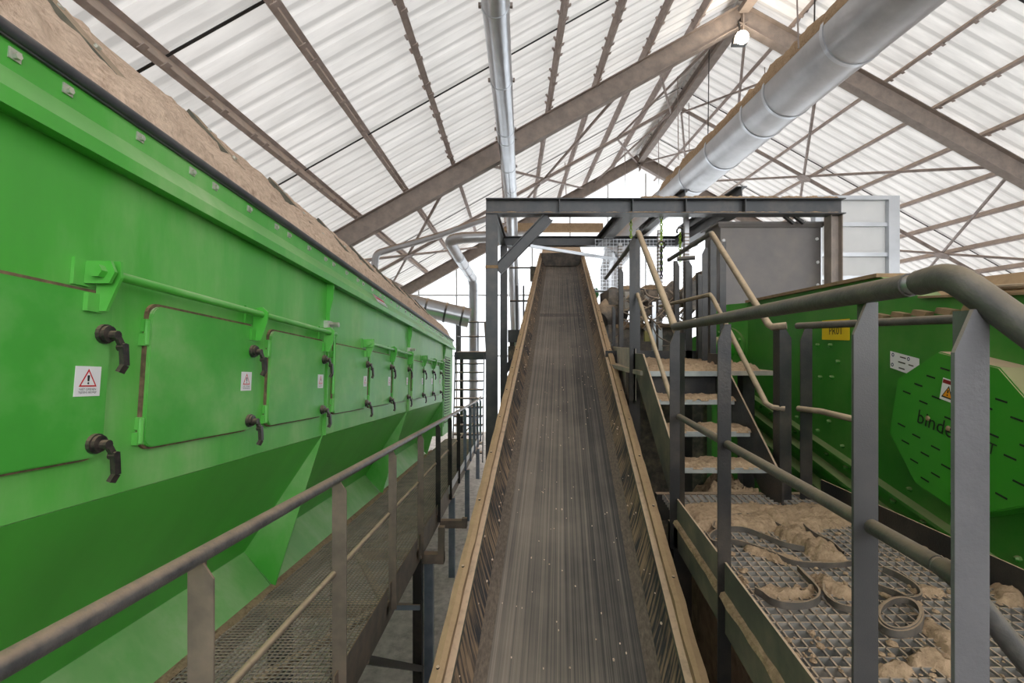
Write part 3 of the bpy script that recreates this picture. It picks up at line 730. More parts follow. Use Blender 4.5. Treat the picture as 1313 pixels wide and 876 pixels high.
# straps and sawdust on the platform
Z1 = ZP + .002
A1 = lambda l: [PZ(900 + a * .2055, 640 + b * .2055, Z1) for a, b in l]
A2 = lambda l: [PZ(1090 + a * .2467, 660 + b * .2467, Z1) for a, b in l]
def strap(pts, label, h=.026, closed=False, lift=0.):
    p = catmull(pts, 7, closed); n = len(p); mb = MB(); vs = []
    for i, q in enumerate(p):
        d = (p[(i + 1) % n if closed else min(i + 1, n - 1)] - p[(i - 1) % n if closed else max(i - 1, 0)]); d.z = 0; d.normalize()
        e = V((d.y, -d.x, 0)) * .003; z = V((0, 0, lift + .006 * noise.noise(q * 5)))
        if z.z < lift: z.z = lift
        vs += [q - e + z, q + e + z, q + e * 2.2 + z + V((0, 0, h)), q - e * .2 + z + V((0, 0, h))]
    fs = [(i * 4 + j, i * 4 + (j + 1) % 4, ((i + 1) % n) * 4 + (j + 1) % 4, ((i + 1) % n) * 4 + j) for i in range(n if closed else n - 1) for j in range(4)]
    mb.add(vs, fs); single(mb, 'strap', 'strap', label, 'strap', p[n // 2], 'old straps on the right platform', True)
strap(A1([(640, 330), (510, 300), (400, 255), (280, 212), (185, 203), (90, 222), (50, 262), (85, 295), (180, 280), (290, 305), (430, 355), (560, 412), (700, 432), (850, 430), (1000, 405)]), 'long dusty strap looped behind the slim dark post, its lower strand running right')
strap(A1([(560, 235), (470, 180), (400, 148), (300, 118), (190, 125), (100, 155), (72, 190), (95, 215), (150, 218)]), 'dusty strap forming the farthest small loop behind the slim dark post')
strap(A1([(600, 450), (650, 505), (705, 560), (740, 610), (720, 660), (640, 690), (520, 690), (430, 660), (380, 620), (330, 590)]), 'flat strap bent in a wide hook near the platform edge')
strap(A1([(880, 360), (800, 290), (720, 250), (650, 200), (605, 140), (620, 90), (680, 72), (760, 80), (850, 110), (930, 150), (990, 190)]), 'thin strap loop lying farthest right, below the mid rail')
strap(A1([(765, 565), (772, 620), (830, 680), (925, 708), (1000, 690)]), 'short strap end curling up left of the broad grey post')
strap(A2([(100, 375), (230, 425), (310, 462), (365, 440), (335, 390), (250, 335), (170, 300)]), 'strap bent in a hairpin right of the broad grey post')
for q, rr_ in ((0, 1.), (1, .9)):
    strap(A2([(260 + 125 * rr_ * math.cos(t), 552 + 92 * rr_ * math.sin(t)) for t in [i * math.pi / 5 for i in range(10)]]), ['outer ring of the small coiled strap nearest the camera', 'inner ring of the small coiled strap nearest the camera'][q], .024, True, .0 + .004 * q)
def inside(p, poly):
    n = len(poly); c = False; dmin = 9
    for i in range(n):
        a, b = poly[i], poly[(i + 1) % n]
        if (a[1] > p[1]) != (b[1] > p[1]) and p[0] < (b[0] - a[0]) * (p[1] - a[1]) / (b[1] - a[1]) + a[0]: c = not c
        ab = (b[0] - a[0], b[1] - a[1]); t = max(0, min(1, ((p[0] - a[0]) * ab[0] + (p[1] - a[1]) * ab[1]) / (ab[0] ** 2 + ab[1] ** 2 + 1e-9)))
        dmin = min(dmin, math.hypot(p[0] - a[0] - ab[0] * t, p[1] - a[1] - ab[1] * t))
    return dmin if c else -dmin
def heap(pts, h, label, z=ZP, step=.012, soft=.10, mat='sawd', rough=1.):
    soft *= .6; h *= .8
    poly = [(p.x, p.y) for p in pts]; xs = [p[0] for p in poly]; ys = [p[1] for p in poly]
    nx = int((max(xs) - min(xs)) / step) + 3; ny = int((max(ys) - min(ys)) / step) + 3; idx = {}; mb = MB(); vs = []; fs = []
    def vert(i, j):
        if (i, j) not in idx:
            x, y = min(xs) + (i - 1) * step, min(ys) + (j - 1) * step
            d = inside((x, y), poly) + .03 * noise.noise(V((x * 9, y * 9, 0))) + .012 * noise.noise(V((x * 31, y * 31, 0)))
            s_ = max(0, min(1, d / soft)); s_ = s_ * (2 - s_)
            hh = h * s_ * (.70 + .40 * rough * noise.noise(V((x * 8, y * 8, 2))) + .30 * rough * noise.noise(V((x * 24, y * 24, 5))) + .22 * rough * noise.noise(V((x * 60, y * 60, 8))))
            idx[(i, j)] = (len(vs), d > 0); vs.append((x, y, z + (hh if d > 0 else -.006)))
        return idx[(i, j)]
    for i in range(nx):
        for j in range(ny):
            q = [vert(i, j), vert(i + 1, j), vert(i + 1, j + 1), vert(i, j + 1)]
            if any(a[1] for a in q): fs.append([a[0] for a in q])
    mb.add(vs, fs); c = sum((V(p) for p in vs), V()) / len(vs)
    return stuff(mb, 'sawdust_heap', mat, label, (c.x, c.y, z))
heap([V(p) for p in ((.98, 2.84, 0), (1.97, 2.86, 0), (1.97, 2.60, 0), (1.55, 2.45, 0), (1.2, 2.50, 0), (.95, 2.48, 0))], .055, 'broad sheet of sawdust at the foot of the metal stair')
heap(A1([(330, 60), (520, 130), (600, 200), (720, 260), (800, 300), (900, 370), (930, 420), (780, 400), (640, 350), (560, 270), (480, 230), (420, 160)]), .075, 'lumpy sawdust bank in the middle of the right platform', soft=.07)
heap(A1([(280, 300), (420, 330), (560, 370), (640, 400), (560, 415), (430, 370), (300, 330)]), .04, 'narrow streak of sawdust caught on the looped strap', soft=.035)
heap(A1([(225, 480), (300, 500), (290, 550), (230, 530)]), .04, 'small round lump of sawdust at the toe plate', soft=.04)
heap(A1([(290, 565), (420, 560), (560, 575), (690, 555), (680, 600), (500, 610), (350, 605)]), .045, 'long low roll of sawdust inside the hooked strap', soft=.04)
heap(A1([(660, 460), (760, 480), (860, 540), (930, 560), (930, 610), (850, 600), (740, 550)]), .06, 'crumpled sawdust clump left of the broad grey post', soft=.04)
heap(A2([(330, 500), (400, 530), (480, 590), (560, 640), (560, 760), (500, 720), (430, 650), (380, 590)]), .035, 'slanting bank of sawdust left of the nearest post', soft=.05)
heap(A2([(270, 730), (420, 700), (520, 750), (560, 800), (560, 850), (420, 800), (330, 790)]), .05, 'crumbly sawdust nearest the camera', soft=.05, rough=1.5)
heap(A2([(130, 790), (240, 770), (330, 810), (300, 840), (200, 830)]), .04, 'little crumbly sawdust patch beside the broad grey post', soft=.04, rough=1.5)
heap(A2([(300, 370), (450, 370), (480, 410), (330, 415)]), .035, 'thin bar of sawdust beyond the coiled strap', soft=.04)
heap(A2([(730, 330), (900, 430), (904, 480), (760, 450), (735, 400)]), .05, 'sawdust drift against the right toe plate', soft=.05)
heap(A2([(300, 140), (420, 190), (540, 250), (540, 290), (440, 240), (320, 170)]), .04, 'thin drift of sawdust along the far toe plate', soft=.03)
cr = MB()
for i in range(420):
    y = random.uniform(.9, 2.9); x = random.uniform(XT(y) + .02, 1.96); r_ = random.choice((.004, .005, .006, .009, .013))
    cr.ball((x, y, ZP + r_ * .3), r_, 6, (random.uniform(.8, 1.5), random.uniform(.8, 1.5), .7))
stuff(cr, 'sawdust_crumbs', 'sawd', 'loose crumbs of sawdust scattered over the right platform grating', (1.4, 2, ZP))
heap([V(p) for p in ((1.27, 3.05, 0), (1.66, 3.05, 0), (1.66, 3.45, 0), (1.3, 3.4, 0))], .30, 'steep pile of sawdust below the lowest stair tread', z=-1.12, soft=.25)

# ------------------------------------------------------------------ stair behind the platform and its upper landing
st = thing('metal_stair', 'short steep steel stair rising behind the right platform, treads heaped with sawdust', 'stair', (1.36, 3.2, ZP))
treads = [(3.0, -.81), (3.22, -.62), (3.45, -.43)]
for i, (y, z) in enumerate(treads):
    t_ = MB(); t_.box(1.07, 1.64, y + .012, y + .235, z - .025, z - .003); to = t_.build('tread', 'gratel', st)
    MB().box(1.07, 1.64, y, y + .012, z - .035, z).build('nosing', 'tread', to)
for s_, (xa, xb) in enumerate(((1.04, 1.052), (1.65, 1.662))):
    sm = MB(); sm.prism([(xa, 2.86, -1.03), (xa, 3.06, -1.03), (xa, 3.95, -.26), (xa, 3.95, -.10), (xa, 3.72, -.10), (xa, 2.86, -.84)], (xb - xa, 0, 0)); sm.build('stringer', 'olive' if s_ == 0 else 'steel', st)
for i, (y, z) in enumerate(treads):
    heap([V(p) for p in ((1.06, y + .002, 0), (1.65, y + .002, 0), (1.65, y + .22, 0), (1.06, y + .22, 0))], .045, ['sawdust heaped on the lowest stair tread', 'sawdust heaped on the middle stair tread', 'sawdust heaped on the top stair tread'][i], z=z - .002, soft=.03)
lg = thing('upper_landing', 'upper landing behind the stair, floor buried in sawdust', 'platform', (1.5, 4.6, -.24))
MB().box(1.02, 2.1, 3.72, 5.6, -.27, -.235).build('deck', 'gratel', lg)
MB().box(1.06, 1.66, 3.70, 3.72, -.275, -.235).build('nosing', 'tread', lg)
mb = MB(); mb.prism([(1.03, 3.96, -.50), (1.03, 3.96, -.06), (1.24, 6.1, -.06), (1.24, 6.1, -.50)], (.02, 0, 0)); mb.build('toe_plate', 'machl', lg)
MB().box(1.02, 2.1, 5.1, 5.112, -.235, -.10).build('toe_plate', 'steel', lg)
MB().box(1.06, 1.66, 3.80, 3.82, -.44, -.28).build('fascia', 'steel', lg)
for (x, y) in ((1.06, 4.1), (2.05, 4.1), (1.06, 6.2), (2.05, 5.5)): MB().box(x - .05, x + .05, y - .05, y + .05, -H, -.27).build('leg', 'steel', lg)
heap([V(p) for p in ((1.07, 3.74, 0), (2.0, 3.74, 0), (2.0, 5.08, 0), (1.18, 5.08, 0))], .085, 'thick bed of sawdust on the upper landing', z=-.236, soft=.05, step=.03)
sr = thing('stair_handrail', 'dusty handrail on the conveyor side of the metal stair and landing', 'railing', (1.05, 3.4, -.9))
r = MB(); r.tube([(.985, 2.80, .06), (1.053, 3.88, .895), (1.06, 3.93, .915)], .0225, 12); r.build('top_rail', 'railt', sr, True)
r = MB(); r.tube([(1.058, 3.93, .90), (1.12, 4.6, .88), (1.29, 6.45, .87)], .021, 10); r.build('landing_rail', 'railr', sr, True)
r = MB(); r.tube([(.99, 2.80, -.46), (1.06, 3.95, .40)], .016, 10); r.build('mid_rail', 'railt', sr, True)
for (x, y, w, z0, z1) in ((1.02, 3.96, .05, -.50, .88), (1.068, 3.99, .05, -.42, .90), (1.285, 5.5, .05, -.5, .86), (1.33, 6.1, .04, -.5, .45)):
    pm = MB(); post(pm, x, y, z0, z1, w, -1 if x < 1.05 else 1, cut=.5, ch=.05); pm.build('post', 'steel', sr)
s2 = thing('stair_handrail', 'dusty handrail on the machine side of the metal stair, with a crank at its foot', 'railing', (1.66, 3.4, -.9))
r = MB(); r.tube([(1.664, 3.90, .90), (1.655, 3.02, .11), (1.657, 2.98, .092), (1.72, 2.93, .10)], .0225, 12); r.build('top_rail', 'railt', s2, True)
r = MB(); r.tube([(1.664, 3.91, .905), (1.73, 5.16, .90)], .0215, 10); r.build('landing_rail', 'railr', s2, True)
r = MB(); r.tube([(1.60, 5.05, .38), (1.664, 3.93, .395), (1.66, 3.87, .36), (1.64, 3.02, -.40), (1.66, 2.98, -.42), (1.72, 2.95, -.425)], .0175, 10); r.build('mid_rail', 'railt', s2, True)
r = MB(); r.tube([(1.80, 5.1, .90), (1.975, 5.05, .905)], .024, 10); r.build('rail_stub', 'railr', s2, True)
for (x, y, w, z0, z1, mt) in ((1.725, 2.95, .075, -1.0, .08, 1), (1.70, 3.95, .05, -.3, .86, 1), (1.90, 4.6, .06, -.24, .92, -1), (1.80, 5.1, .05, -.3, .88, 1), (1.93, 5.1, .07, -.3, .88, 1), (2.02, 5.0, .06, -.3, .72, 1), (2.03, 4.5, .06, -.3, .96, -1)):
    pm = MB(); post(pm, x, y, z0, z1, w, mt, cut=.5, ch=.06); pm.build('post', 'steel', s2)

# ------------------------------------------------------------------ portal frame over the conveyor
pt = thing('portal_frame', 'dark steel portal frame spanning the conveyor, its beams edged with sawdust', 'frame', (2, 7.5, -H))
def fb(name, p, q, h, w, mat='beam', up=(0, 0, 1)): return MB().ibeam(p, q, h, w, .012, .012, up).build(name, mat, pt)
Y1, Y2 = 6.4, 8.64
zt1 = 1.936
b1 = fb('front_beam', (-.355, Y1, zt1 - .105), (4.5, Y1, zt1 - .105), .21, .20)
for x in (.64, 1.63, 2.35, 3.15): MB().box(x - .005, x + .005, Y1 - .095, Y1 + .095, zt1 - .20, zt1 - .012).build('stiffener', 'beam', b1)
fb('front_column', (-.275, Y1, -H), (-.275, Y1, zt1 - .21), .15, .16, up=(0, 1, 0))
fb('front_column', (4.43, Y1 + .05, -H), (4.43, Y1 + .05, zt1 - .21), .16, .15, 'rafter', up=(1, 0, 0))
fb('rear_beam', (-.2, Y2, zt1 - .09), (3.4, Y2, zt1 - .09), .17, .17)
fb('rear_column', (-.15, Y2, -H), (-.15, Y2, zt1 - .18), .13, .13, up=(0, 1, 0))
fb('knee_brace', (-.2, Y1, .97), (.50, Y1, 1.70), .15, .13)
fb('side_beam', (-.28, Y1 + .1, zt1 - .09), (-.17, Y2 - .05, zt1 - .09), .16, .12)
fb('link_beam', (1.62, Y1 + .1, zt1 - .11), (1.62, Y2 - .1, zt1 - .11), .19, .16)
fb('link_beam', (3.05, Y1 + .1, zt1 - .11), (3.05, Y2 - .1, zt1 - .11), .19, .16)
fb('top_beam', (2.35, Y1 - .05, zt1 + .07), (2.35, Y2, zt1 + .07), .13, .12)
fb('top_beam', (3.12, Y1 - .05, zt1 + .09), (3.12, Y2, zt1 + .09), .17, .14)
fb('knee_brace', (-.14, Y2, -.55), (.75, Y2, .5), .12, .1)
MB().box(-.36, -.19, Y1 - .085, Y1 + .085, .99, 1.03).build('column_collar', 'flange', pt)
sd = MB(); n = 260; vs = []                    # sawdust along the top of the front beam
for (zz, hh, xa, xb) in ((zt1 - .196, .014, -.35, 4.40), (zt1 + .001, .03, 1.75, 4.40)):
    k0 = len(vs)
    for i in range(n + 1):
        x = xa + (xb - xa) * i / n; h_ = hh * (.8 + .8 * noise.noise(V((x * 9, zz, 0))) + .4 * noise.noise(V((x * 33, zz, 0))))
        vs += [(x, Y1 - .098, zz), (x, Y1 - .085, zz + h_), (x, Y1 - .01, zz + h_ * 1.2), (x, Y1 - .008, zz)]
    sd.v.extend([V(p) for p in vs[k0:]]); 
    for i in range(n):
        for j in range(3): sd.f.append([k0 + i * 4 + j, k0 + (i + 1) * 4 + j, k0 + (i + 1) * 4 + j + 1, k0 + i * 4 + j + 1]); sd.mi.append(0)
stuff(sd, 'sawdust_ridge', 'sawd', 'ridges of sawdust lying on the front beam of the portal frame', (2, Y1, zt1))

# grey feed box under the beam and the light panel right of it
bx = thing('feed_box', 'large plain grey sheet-metal box under the right end of the portal beam', 'box', (3.6, 6.9, .1))
mb = MB(); mb.box(2.95, 4.37, 6.62, 7.15, -.35, 1.66); mb.build('body', 'box', bx)
mb = MB(); mb.box(2.90, 4.41, 6.57, 7.2, 1.66, 1.685); mb.prism([(2.93, 6.60, 1.61), (2.90, 6.57, 1.66), (4.41, 6.57, 1.66), (4.38, 6.60, 1.61)], (0, .02, 0)); mb.build('rim', 'box', bx)
for (x, z) in ((2.99, 1.43), (3.0, .85), (3.0, .50), (4.31, 1.45), (4.32, 1.12), (4.32, .8)):
    MB().disc((x, 6.62, z), (0, -1, 0), .022, .015, 8).build('bolt', 'panel', bx)
MB().box(4.37, 4.55, 6.62, 6.70, .72, .80).build('bracket', 'rafter', bx)
cl = MB()
for x in (3.78, 3.92): cl.bar((x, 6.5, 1.74), (x + .13, 6.5, 1.64), .05, .03)
cl.build('clamp', 'steel', bx)
pn = thing('panel_screen', 'pale sheet panel in a galvanised frame right of the grey feed box', 'panel', (5.2, 7.05, -H))
zz = [-.6, .95, 1.30, 1.75, 2.14]
for a, b in zip(zz[:-1], zz[1:]): MB().box(4.62, 5.66, 7.02, 7.03, a + .03, b - .03).build('sheet', 'panel', pn)
for a in zz[1:-1]: MB().box(4.62, 5.66, 6.98, 7.05, a - .03, a + .03).build('crossbar', 'galv', pn)
MB().box(4.5, 5.76, 6.95, 7.08, 2.11, 2.17).build('top_bar', 'galv', pn)
MB().box(5.60, 5.76, 6.95, 7.08, -H, 2.11).build('upright', 'galv', pn); MB().box(4.52, 4.62, 6.97, 7.08, -H, 2.11).build('upright', 'galv', pn)

# ------------------------------------------------------------------ green screening machine on the right
SX = lambda y, d=0.: 2.1 + .1 * y - d
SZ = lambda y, z0: z0 + .165 * (y - 4.252)     # lines that climb away with the machine's tilt
sm = thing('screening_machine', 'tilted green screening machine right of the platform, behind the dark railings', 'machine', (3, 3.5, -1.6))
def side(pts, d0, d1): # polygon of (y, z) on the machine's side, from depth d0 out to d1
    return MB().prism([(SX(y, d0), y, z) for y, z in pts], (-(d1 - d0), 0, 0))
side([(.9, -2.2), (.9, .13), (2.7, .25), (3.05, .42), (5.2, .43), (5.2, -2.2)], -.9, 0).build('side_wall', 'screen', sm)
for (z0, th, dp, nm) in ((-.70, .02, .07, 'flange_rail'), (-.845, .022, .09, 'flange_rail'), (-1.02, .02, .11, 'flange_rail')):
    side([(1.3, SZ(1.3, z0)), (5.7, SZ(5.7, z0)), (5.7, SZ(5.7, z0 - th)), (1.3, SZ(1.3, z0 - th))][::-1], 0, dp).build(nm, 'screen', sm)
side([(1.3, SZ(1.3, -.72)), (5.7, SZ(5.7, -.72)), (5.7, SZ(5.7, -.80)), (1.3, SZ(1.3, -.80))][::-1], 0, .02).build('flange_strip', 'guard', sm)
side([(1.3, SZ(1.3, -.867)), (5.7, SZ(5.7, -.867)), (5.7, SZ(5.7, -.93)), (1.3, SZ(1.3, -.93))][::-1], 0, .055).build('flange_strip', 'guard', sm)
def sbolt(y, z, d=0., r=.017): MB().tube([V((SX(y, d), y, z)), V((SX(y, d + .015), y, z)), V((SX(y, d + .028), y, z + .001))], [r, r, r * .55], 6).build('bolt', 'gbolt', sm)
for i in range(17): sbolt(1.7 + .24 * i, SZ(1.7 + .24 * i, -.765), .02)
for i in range(12): sbolt(1.8 + .33 * i, SZ(1.8 + .33 * i, -.64), 0, .014)
for (y, z) in ((3.78, -.03), (3.605, -.03), (3.505, -.152), (3.744, -.287), (3.585, -.275), (4.35, -.3), (4.3, -.52), (3.55, -.56), (3.62, -.62)): sbolt(y, z)
# octagonal drive guard
octp = [(2.405, -.052), (2.689, -.224), (2.763, -.532), (2.56, -.774), (2.257, -.838), (1.94, -.68), (1.80, -.43), (1.971, -.256), (2.073, -.117)]
octp = [(2.405, -.052), (2.695, -.215), (2.765, -.535), (2.565, -.775), (2.25, -.845), (1.955, -.69), (1.86, -.45), (1.955, -.235), (2.073, -.115)]
g1 = side(octp, 0, .145); g1.build('drive_guard', 'guard', sm)
cyo = sum(p[0] for p in octp) / 9; czo = sum(p[1] for p in octp) / 9
gd = side([(cyo + (y - cyo) * .985, czo + (z - czo) * .985) for y, z in octp], .145, .151).build('guard_face', 'guard', sm)
ux = V((-.1, -1, -.19)).normalized(); uz = V((0, -.19, 1)).normalized()
def gp(y, z, e=0.): return V((SX(y, .1525 + e), y, z))
ns = 0
for (y, z) in ((2.62, -.285), (2.535, -.235), (2.45, -.185), (2.36, -.14), (2.50, -.325), (2.415, -.29), (2.335, -.385), (2.66, -.475), (2.55, -.515), (2.63, -.565), (2.42, -.55), (2.49, -.60), (2.565, -.655), (2.355, -.63), (2.42, -.69), (2.49, -.735), (2.20, -.20), (2.13, -.30), (2.06, -.26), (1.99, -.33), (2.10, -.42), (2.02, -.50), (1.95, -.44), (2.15, -.62), (2.06, -.68), (2.22, -.70), (2.30, -.76), (1.98, -.60), (2.22, -.29)):
    mb = MB(); c = gp(y, z); mb.bar(c - ux * .028, c + ux * .028, .008, .002, V((-1, .1, 0))); mb.build('vent_slot', 'slot', gd)
mb = MB(); mb.text('binder', .108, gp(2.405, -.432, .001), ux, uz); mb.build('lettering', 'ink', gd, label='black lettering reading binder')
mb = MB(); mb.text('T', .075, gp(2.105, -.485, .001), ux, uz); mb.build('lettering', 'ink', gd, label='black letter T')
mb = MB(); c = gp(2.335, -.245, .001); q = lambda a, b, e=0.: c + ux * (a * .045) + uz * (b * .055) + V((-e, 0, 0))
mb.prism([q(-1, -1), q(1, -1), q(1, 1), q(-1, 1)][::-1], (-.002, 0, 0)); mb.cur = 1; mb.poly([q(-.92, .55, .003), q(.92, .55, .003), q(.92, .9, .003), q(-.92, .9, .003)])
mb.cur = 3; mb.poly([q(-.8, -.75, .003), q(.8, -.75, .003), q(0, .45, .003)]); mb.cur = 2; mb.poly([q(-.6, -.62, .0036), q(.6, -.62, .0036), q(0, .25, .0036)])
mb.cur = 3; mb.poly([q(-.08, -.25, .004), q(.08, -.25, .004), q(.1, .05, .004), q(-.1, .05, .004)]); mb.poly([q(-.08, -.5, .004), q(.08, -.5, .004), q(.08, -.36, .004), q(-.08, -.36, .004)])
mb.build('warning_label', ['white', 'dred', 'amber', 'ink'], gd)
for (y, z) in ((2.47, -.405), (2.34, -.435), (2.27, -.455)):
    mb = MB(); c = gp(y, z); mb.ball((c.x, c.y, c.z), .014, 8, (.5, 1, 1)); mb.build('dust_clump', 'sawd', gd, True)
mb = MB(); pp = lambda y, z, e=0.: V((SX(y, .004 + e), y, z))
mb.prism([pp(3.72, .015), pp(3.37, .008), pp(3.37, .165), pp(3.72, .165)], (-.004, 0, 0)); mb.cur = 1
mb.text('PR01', .085, pp(3.535, .078, .006), (-.1, -1, 0), (0, 0, 1)); mb.build('yellow_sign', ['yellow', 'ink'], sm, label='yellow sign with black lettering')
mb = MB(); mb.prism([pp(2.955, -.165), pp(2.72, -.21), pp(2.72, -.10), pp(2.955, -.06)], (-.003, 0, 0)); mb.cur = 1
for (y, z) in ((2.93, -.083), (2.80, -.105), (2.935, -.145)):
    for k in range(10):
        a, b = k * .628, (k + 1) * .628
        mb.poly([pp(y + .012 * math.cos(a), z + .012 * math.sin(a), .004), pp(y + .012 * math.cos(b), z + .012 * math.sin(b), .004), pp(y + .006 * math.cos(b), z + .006 * math.sin(b), .004), pp(y + .006 * math.cos(a), z + .006 * math.sin(a), .004)])
mb.cur = 2
for (y, z, w) in ((2.87, -.09, .05), (2.885, -.12, .06), (2.80, -.135, .04), (2.88, -.157, .05)):
    mb.poly([pp(y, z, .004), pp(y - w, z - w * .17, .004), pp(y - w, z - w * .17 - .008, .004), pp(y, z - .008, .004)])
mb.build('data_plate', ['white', 'inkb', 'mach'], sm, label='white data plate')
side([(3.05, .42), (5.2, .43), (5.2, .455), (3.05, .445)], -.5, .03).build('top_ledge', 'flange', sm)
side([(.9, .13), (2.7, .25), (2.7, .262), (.9, .142)], -.4, .03).build('top_ledge', 'flange', sm)
for i in range(6):
    y = 2.1 + i * .17
    side([(y, .165), (y + .10, .185), (y + .12, .155), (y + .02, .135)], 0, .05).build('ledge_tooth', 'flange', sm)
mb = MB(); mb.hexa([(2.5, 1.2, .20), (3.0, 1.2, .20), (3.0, 2.98, .26), (2.5, 2.98, .26), (2.62, 1.2, .33), (2.95, 1.2, .34), (2.95, 2.98, .38), (2.62, 2.98, .37)]); mb.build('dusty_hood', 'flange', sm)
mb = MB(); mb.tube([(2.52, 2.5, .285), (2.50, 1.85, .25)], .014, 8); mb.build('hood_bar', 'railt', sm, True)
# stub shaft housing with its bolted flange
ax = V((-.9023, -.4311, 0)); fc = V((2.505, 5.43, -.08))
mb = MB(); mb.prism([(2.62, 5.2, -2.2), (2.39, 5.68, -2.2), (3.5, 5.9, -2.2), (3.5, 5.2, -2.2)][::-1], (0, 0, 2.63)); mb.build('end_wall', 'screen', sm)
mb = MB(); mb.disc(fc, ax, .245, .04, 24); fg = mb.build('shaft_flange', 'screen', sm, True)
ea = ax.cross(V((0, 0, 1))).normalized()
for k in range(8):
    a = k * math.pi / 4 + .3; c = fc + ax * .035 + (ea * math.cos(a) + V((0, 0, 1)) * math.sin(a)) * .205
    MB().disc(c, ax, .026, .035, 6).build('bolt', 'gbolt', fg)
mb = MB(); mb.disc(fc + ax * .03, ax, .135, .44, 22); mb.build('shaft_housing', 'guard', sm, True)
mb = MB(); mb.disc(fc + ax * .17, ax, .142, .025, 22); mb.disc(fc + ax * .455, ax, .142, .03, 22); mb.build('housing_band', 'screen', sm, True)
for (x, y, w) in ((1.80, 4.15, .10), (2.62, 5.5, .12), (2.5, 1.2, .12), (3.0, 3.0, .12)): MB().box(x - w / 2, x + w / 2, y - w / 2, y + w / 2, -H, -.55).build('support_leg', 'screen', sm)

# ------------------------------------------------------------------ ducts
cdu = thing('spiral_duct', 'slim galvanised duct running along under the left roof slope', 'duct', (-.1, 8, 3.5))
for a, b in ((-2., 3.9), (3.9, 4.9), (4.9, 6.3), (6.3, 7.75), (7.75, 8.1), (8.1, 9.4), (9.4, 10.7), (10.7, 12.0)):
    xx = lambda y: -.175 + (y - 4.8) * .022; zz_ = lambda y: 3.52
    MB().tube([(xx(a), a, zz_(a)), (xx(b), b, zz_(b))], .146, 24).build('duct_section', 'galv', cdu, True)
    MB().tube([(xx(b), b - .025, zz_(b)), (xx(b), b + .025, zz_(b))], .154, 24).build('joint_ring', 'galv', cdu, True)
    for s_ in (-1, 1):
        if b < 9.6: MB().box(xx(b) + s_ * .165 - .015, xx(b) + s_ * .165 + .015, b - .02, b + .02, 3.50, 3.54).build('ring_clamp', 'rafter', cdu)
mb = MB(); mb.tube(elbow((-.02, 12.0, 3.52), (-.01, 12.35, 3.5), (.02, 12.5, 2.5), .3), .146, 20); mb.build('duct_elbow', 'galv', cdu, True)
MB().tube([(.02, 12.5, 2.5), (.15, 12.5, -1.5)], .13, 20).build('duct_drop', 'galv', cdu, True)
big = thing('main_duct', 'fat galvanised duct hung under the right roof slope, dust heaped along its top', 'duct', (4.52, 8, 4.08))
rb = [-3, 2.2, 4.4, 6.2, 7.65, 8.4, 9.96, 11.5, 13.2]
for a, b in zip(rb[:-1], rb[1:]):
    MB().tube([(4.52, a, 4.08), (4.52, b, 4.08)], .42, 40).build('duct_section', 'galvd', big, True)
    MB().tube([(4.52, b - .03, 4.08), (4.52, b + .03, 4.08)], .434, 40).build('joint_ring', 'galv', big, True)
mb = MB(); mb.tube(elbow((4.52, 13.2, 4.08), (4.3, 14.4, 3.95), (3.1, 14.3, 2.6), .5), .40, 30); mb.build('duct_elbow', 'galvd', big, True)
mb = MB(); mb.tube([(3.1, 14.3, 2.75), (2.96, 14.3, 2.2), (2.96, 14.3, -1.0)], .27, 24); mb.build('duct_drop', 'galv', big, True)
for y in (3.2, 7.0, 10.8): MB().tube([(4.52, y, 4.5), (4.55, y, zt(4.55))], .012, 6).build('hanger_rod', 'steel', big)
sd = MB(); vs = []; n = 200; m = 8
for i in range(n + 1):
    y = -2.5 + 15.5 * i / n
    for j_ in range(m + 1):
        a = math.radians(68 + 100 * j_ / m) ; w = math.sin(math.pi * j_ / m)
        rr_ = .421 + w * (.05 + .08 * noise.noise(V((y * 3, j_ * .5, 0))) + .05 * abs(noise.noise(V((y * 8, j_ * .8, 3)))))
        vs.append((4.52 + rr_ * math.cos(a), y, 4.08 + rr_ * math.sin(a)))
sd.add(vs, [(i * (m + 1) + j_, (i + 1) * (m + 1) + j_, (i + 1) * (m + 1) + j_ + 1, i * (m + 1) + j_ + 1) for i in range(n) for j_ in range(m)])
stuff(sd, 'dust_ridge', 'sawd', 'crust of brown dust lying along the top of the fat roof duct', (4.3, 5, 4.5))
d3 = thing('branch_duct', 'dust-topped branch duct with an elbow dropping beyond the end of the green dryer', 'duct', P(600, 330, 15.6))
Yb = 12.6; Yc = 15.8
for nm, pts, rad in (('duct_run', [P(690, 302, Yb + .3), P(592, 305, Yb)], .15), ('duct_elbow', elbow(P(594, 305, Yb), P(575, 308, Yb), P(588, 330, Yb + .8), .22), .15), ('duct_run', [P(587.5, 329, Yb + .75), P(606, 358, Yc)], .152), ('duct_drop', [P(604.5, 356, Yc - .15), P(607, 366, Yc), V((P(607, 500, Yc).x, Yc, -H))], .155)):
    mb = MB(); mb.tube(pts, rad, 20); mb.build(nm, 'galvd' if nm != 'duct_drop' else 'galv', d3, True)
ja, jb = P(587.5, 329, Yb + .75), P(606, 358, Yc)
for t_ in (.05, .35, .65, .95):
    MB().tube([ja.lerp(jb, t_ - .01), ja.lerp(jb, t_ + .01)], .162, 16).build('joint_ring', 'galv', d3, True)
d4 = thing('extraction_pipe', 'thin dusty pipe sloping along the roof and bending down onto the dryer cover', 'pipe', P(480, 335, 10.5))
mb = MB(); mb.tube([P(640, 275, 12.2), P(560, 303, 11.3), P(500, 320, 10.8)], .075, 14); mb.build('pipe_run', 'galvd', d4, True)
mb = MB(); mb.tube(elbow(P(502, 319.5, 10.8), P(482, 325, 10.6), P(479, 360, 10.5), .14), .078, 14); mb.build('pipe_elbow', 'galvd', d4, True)
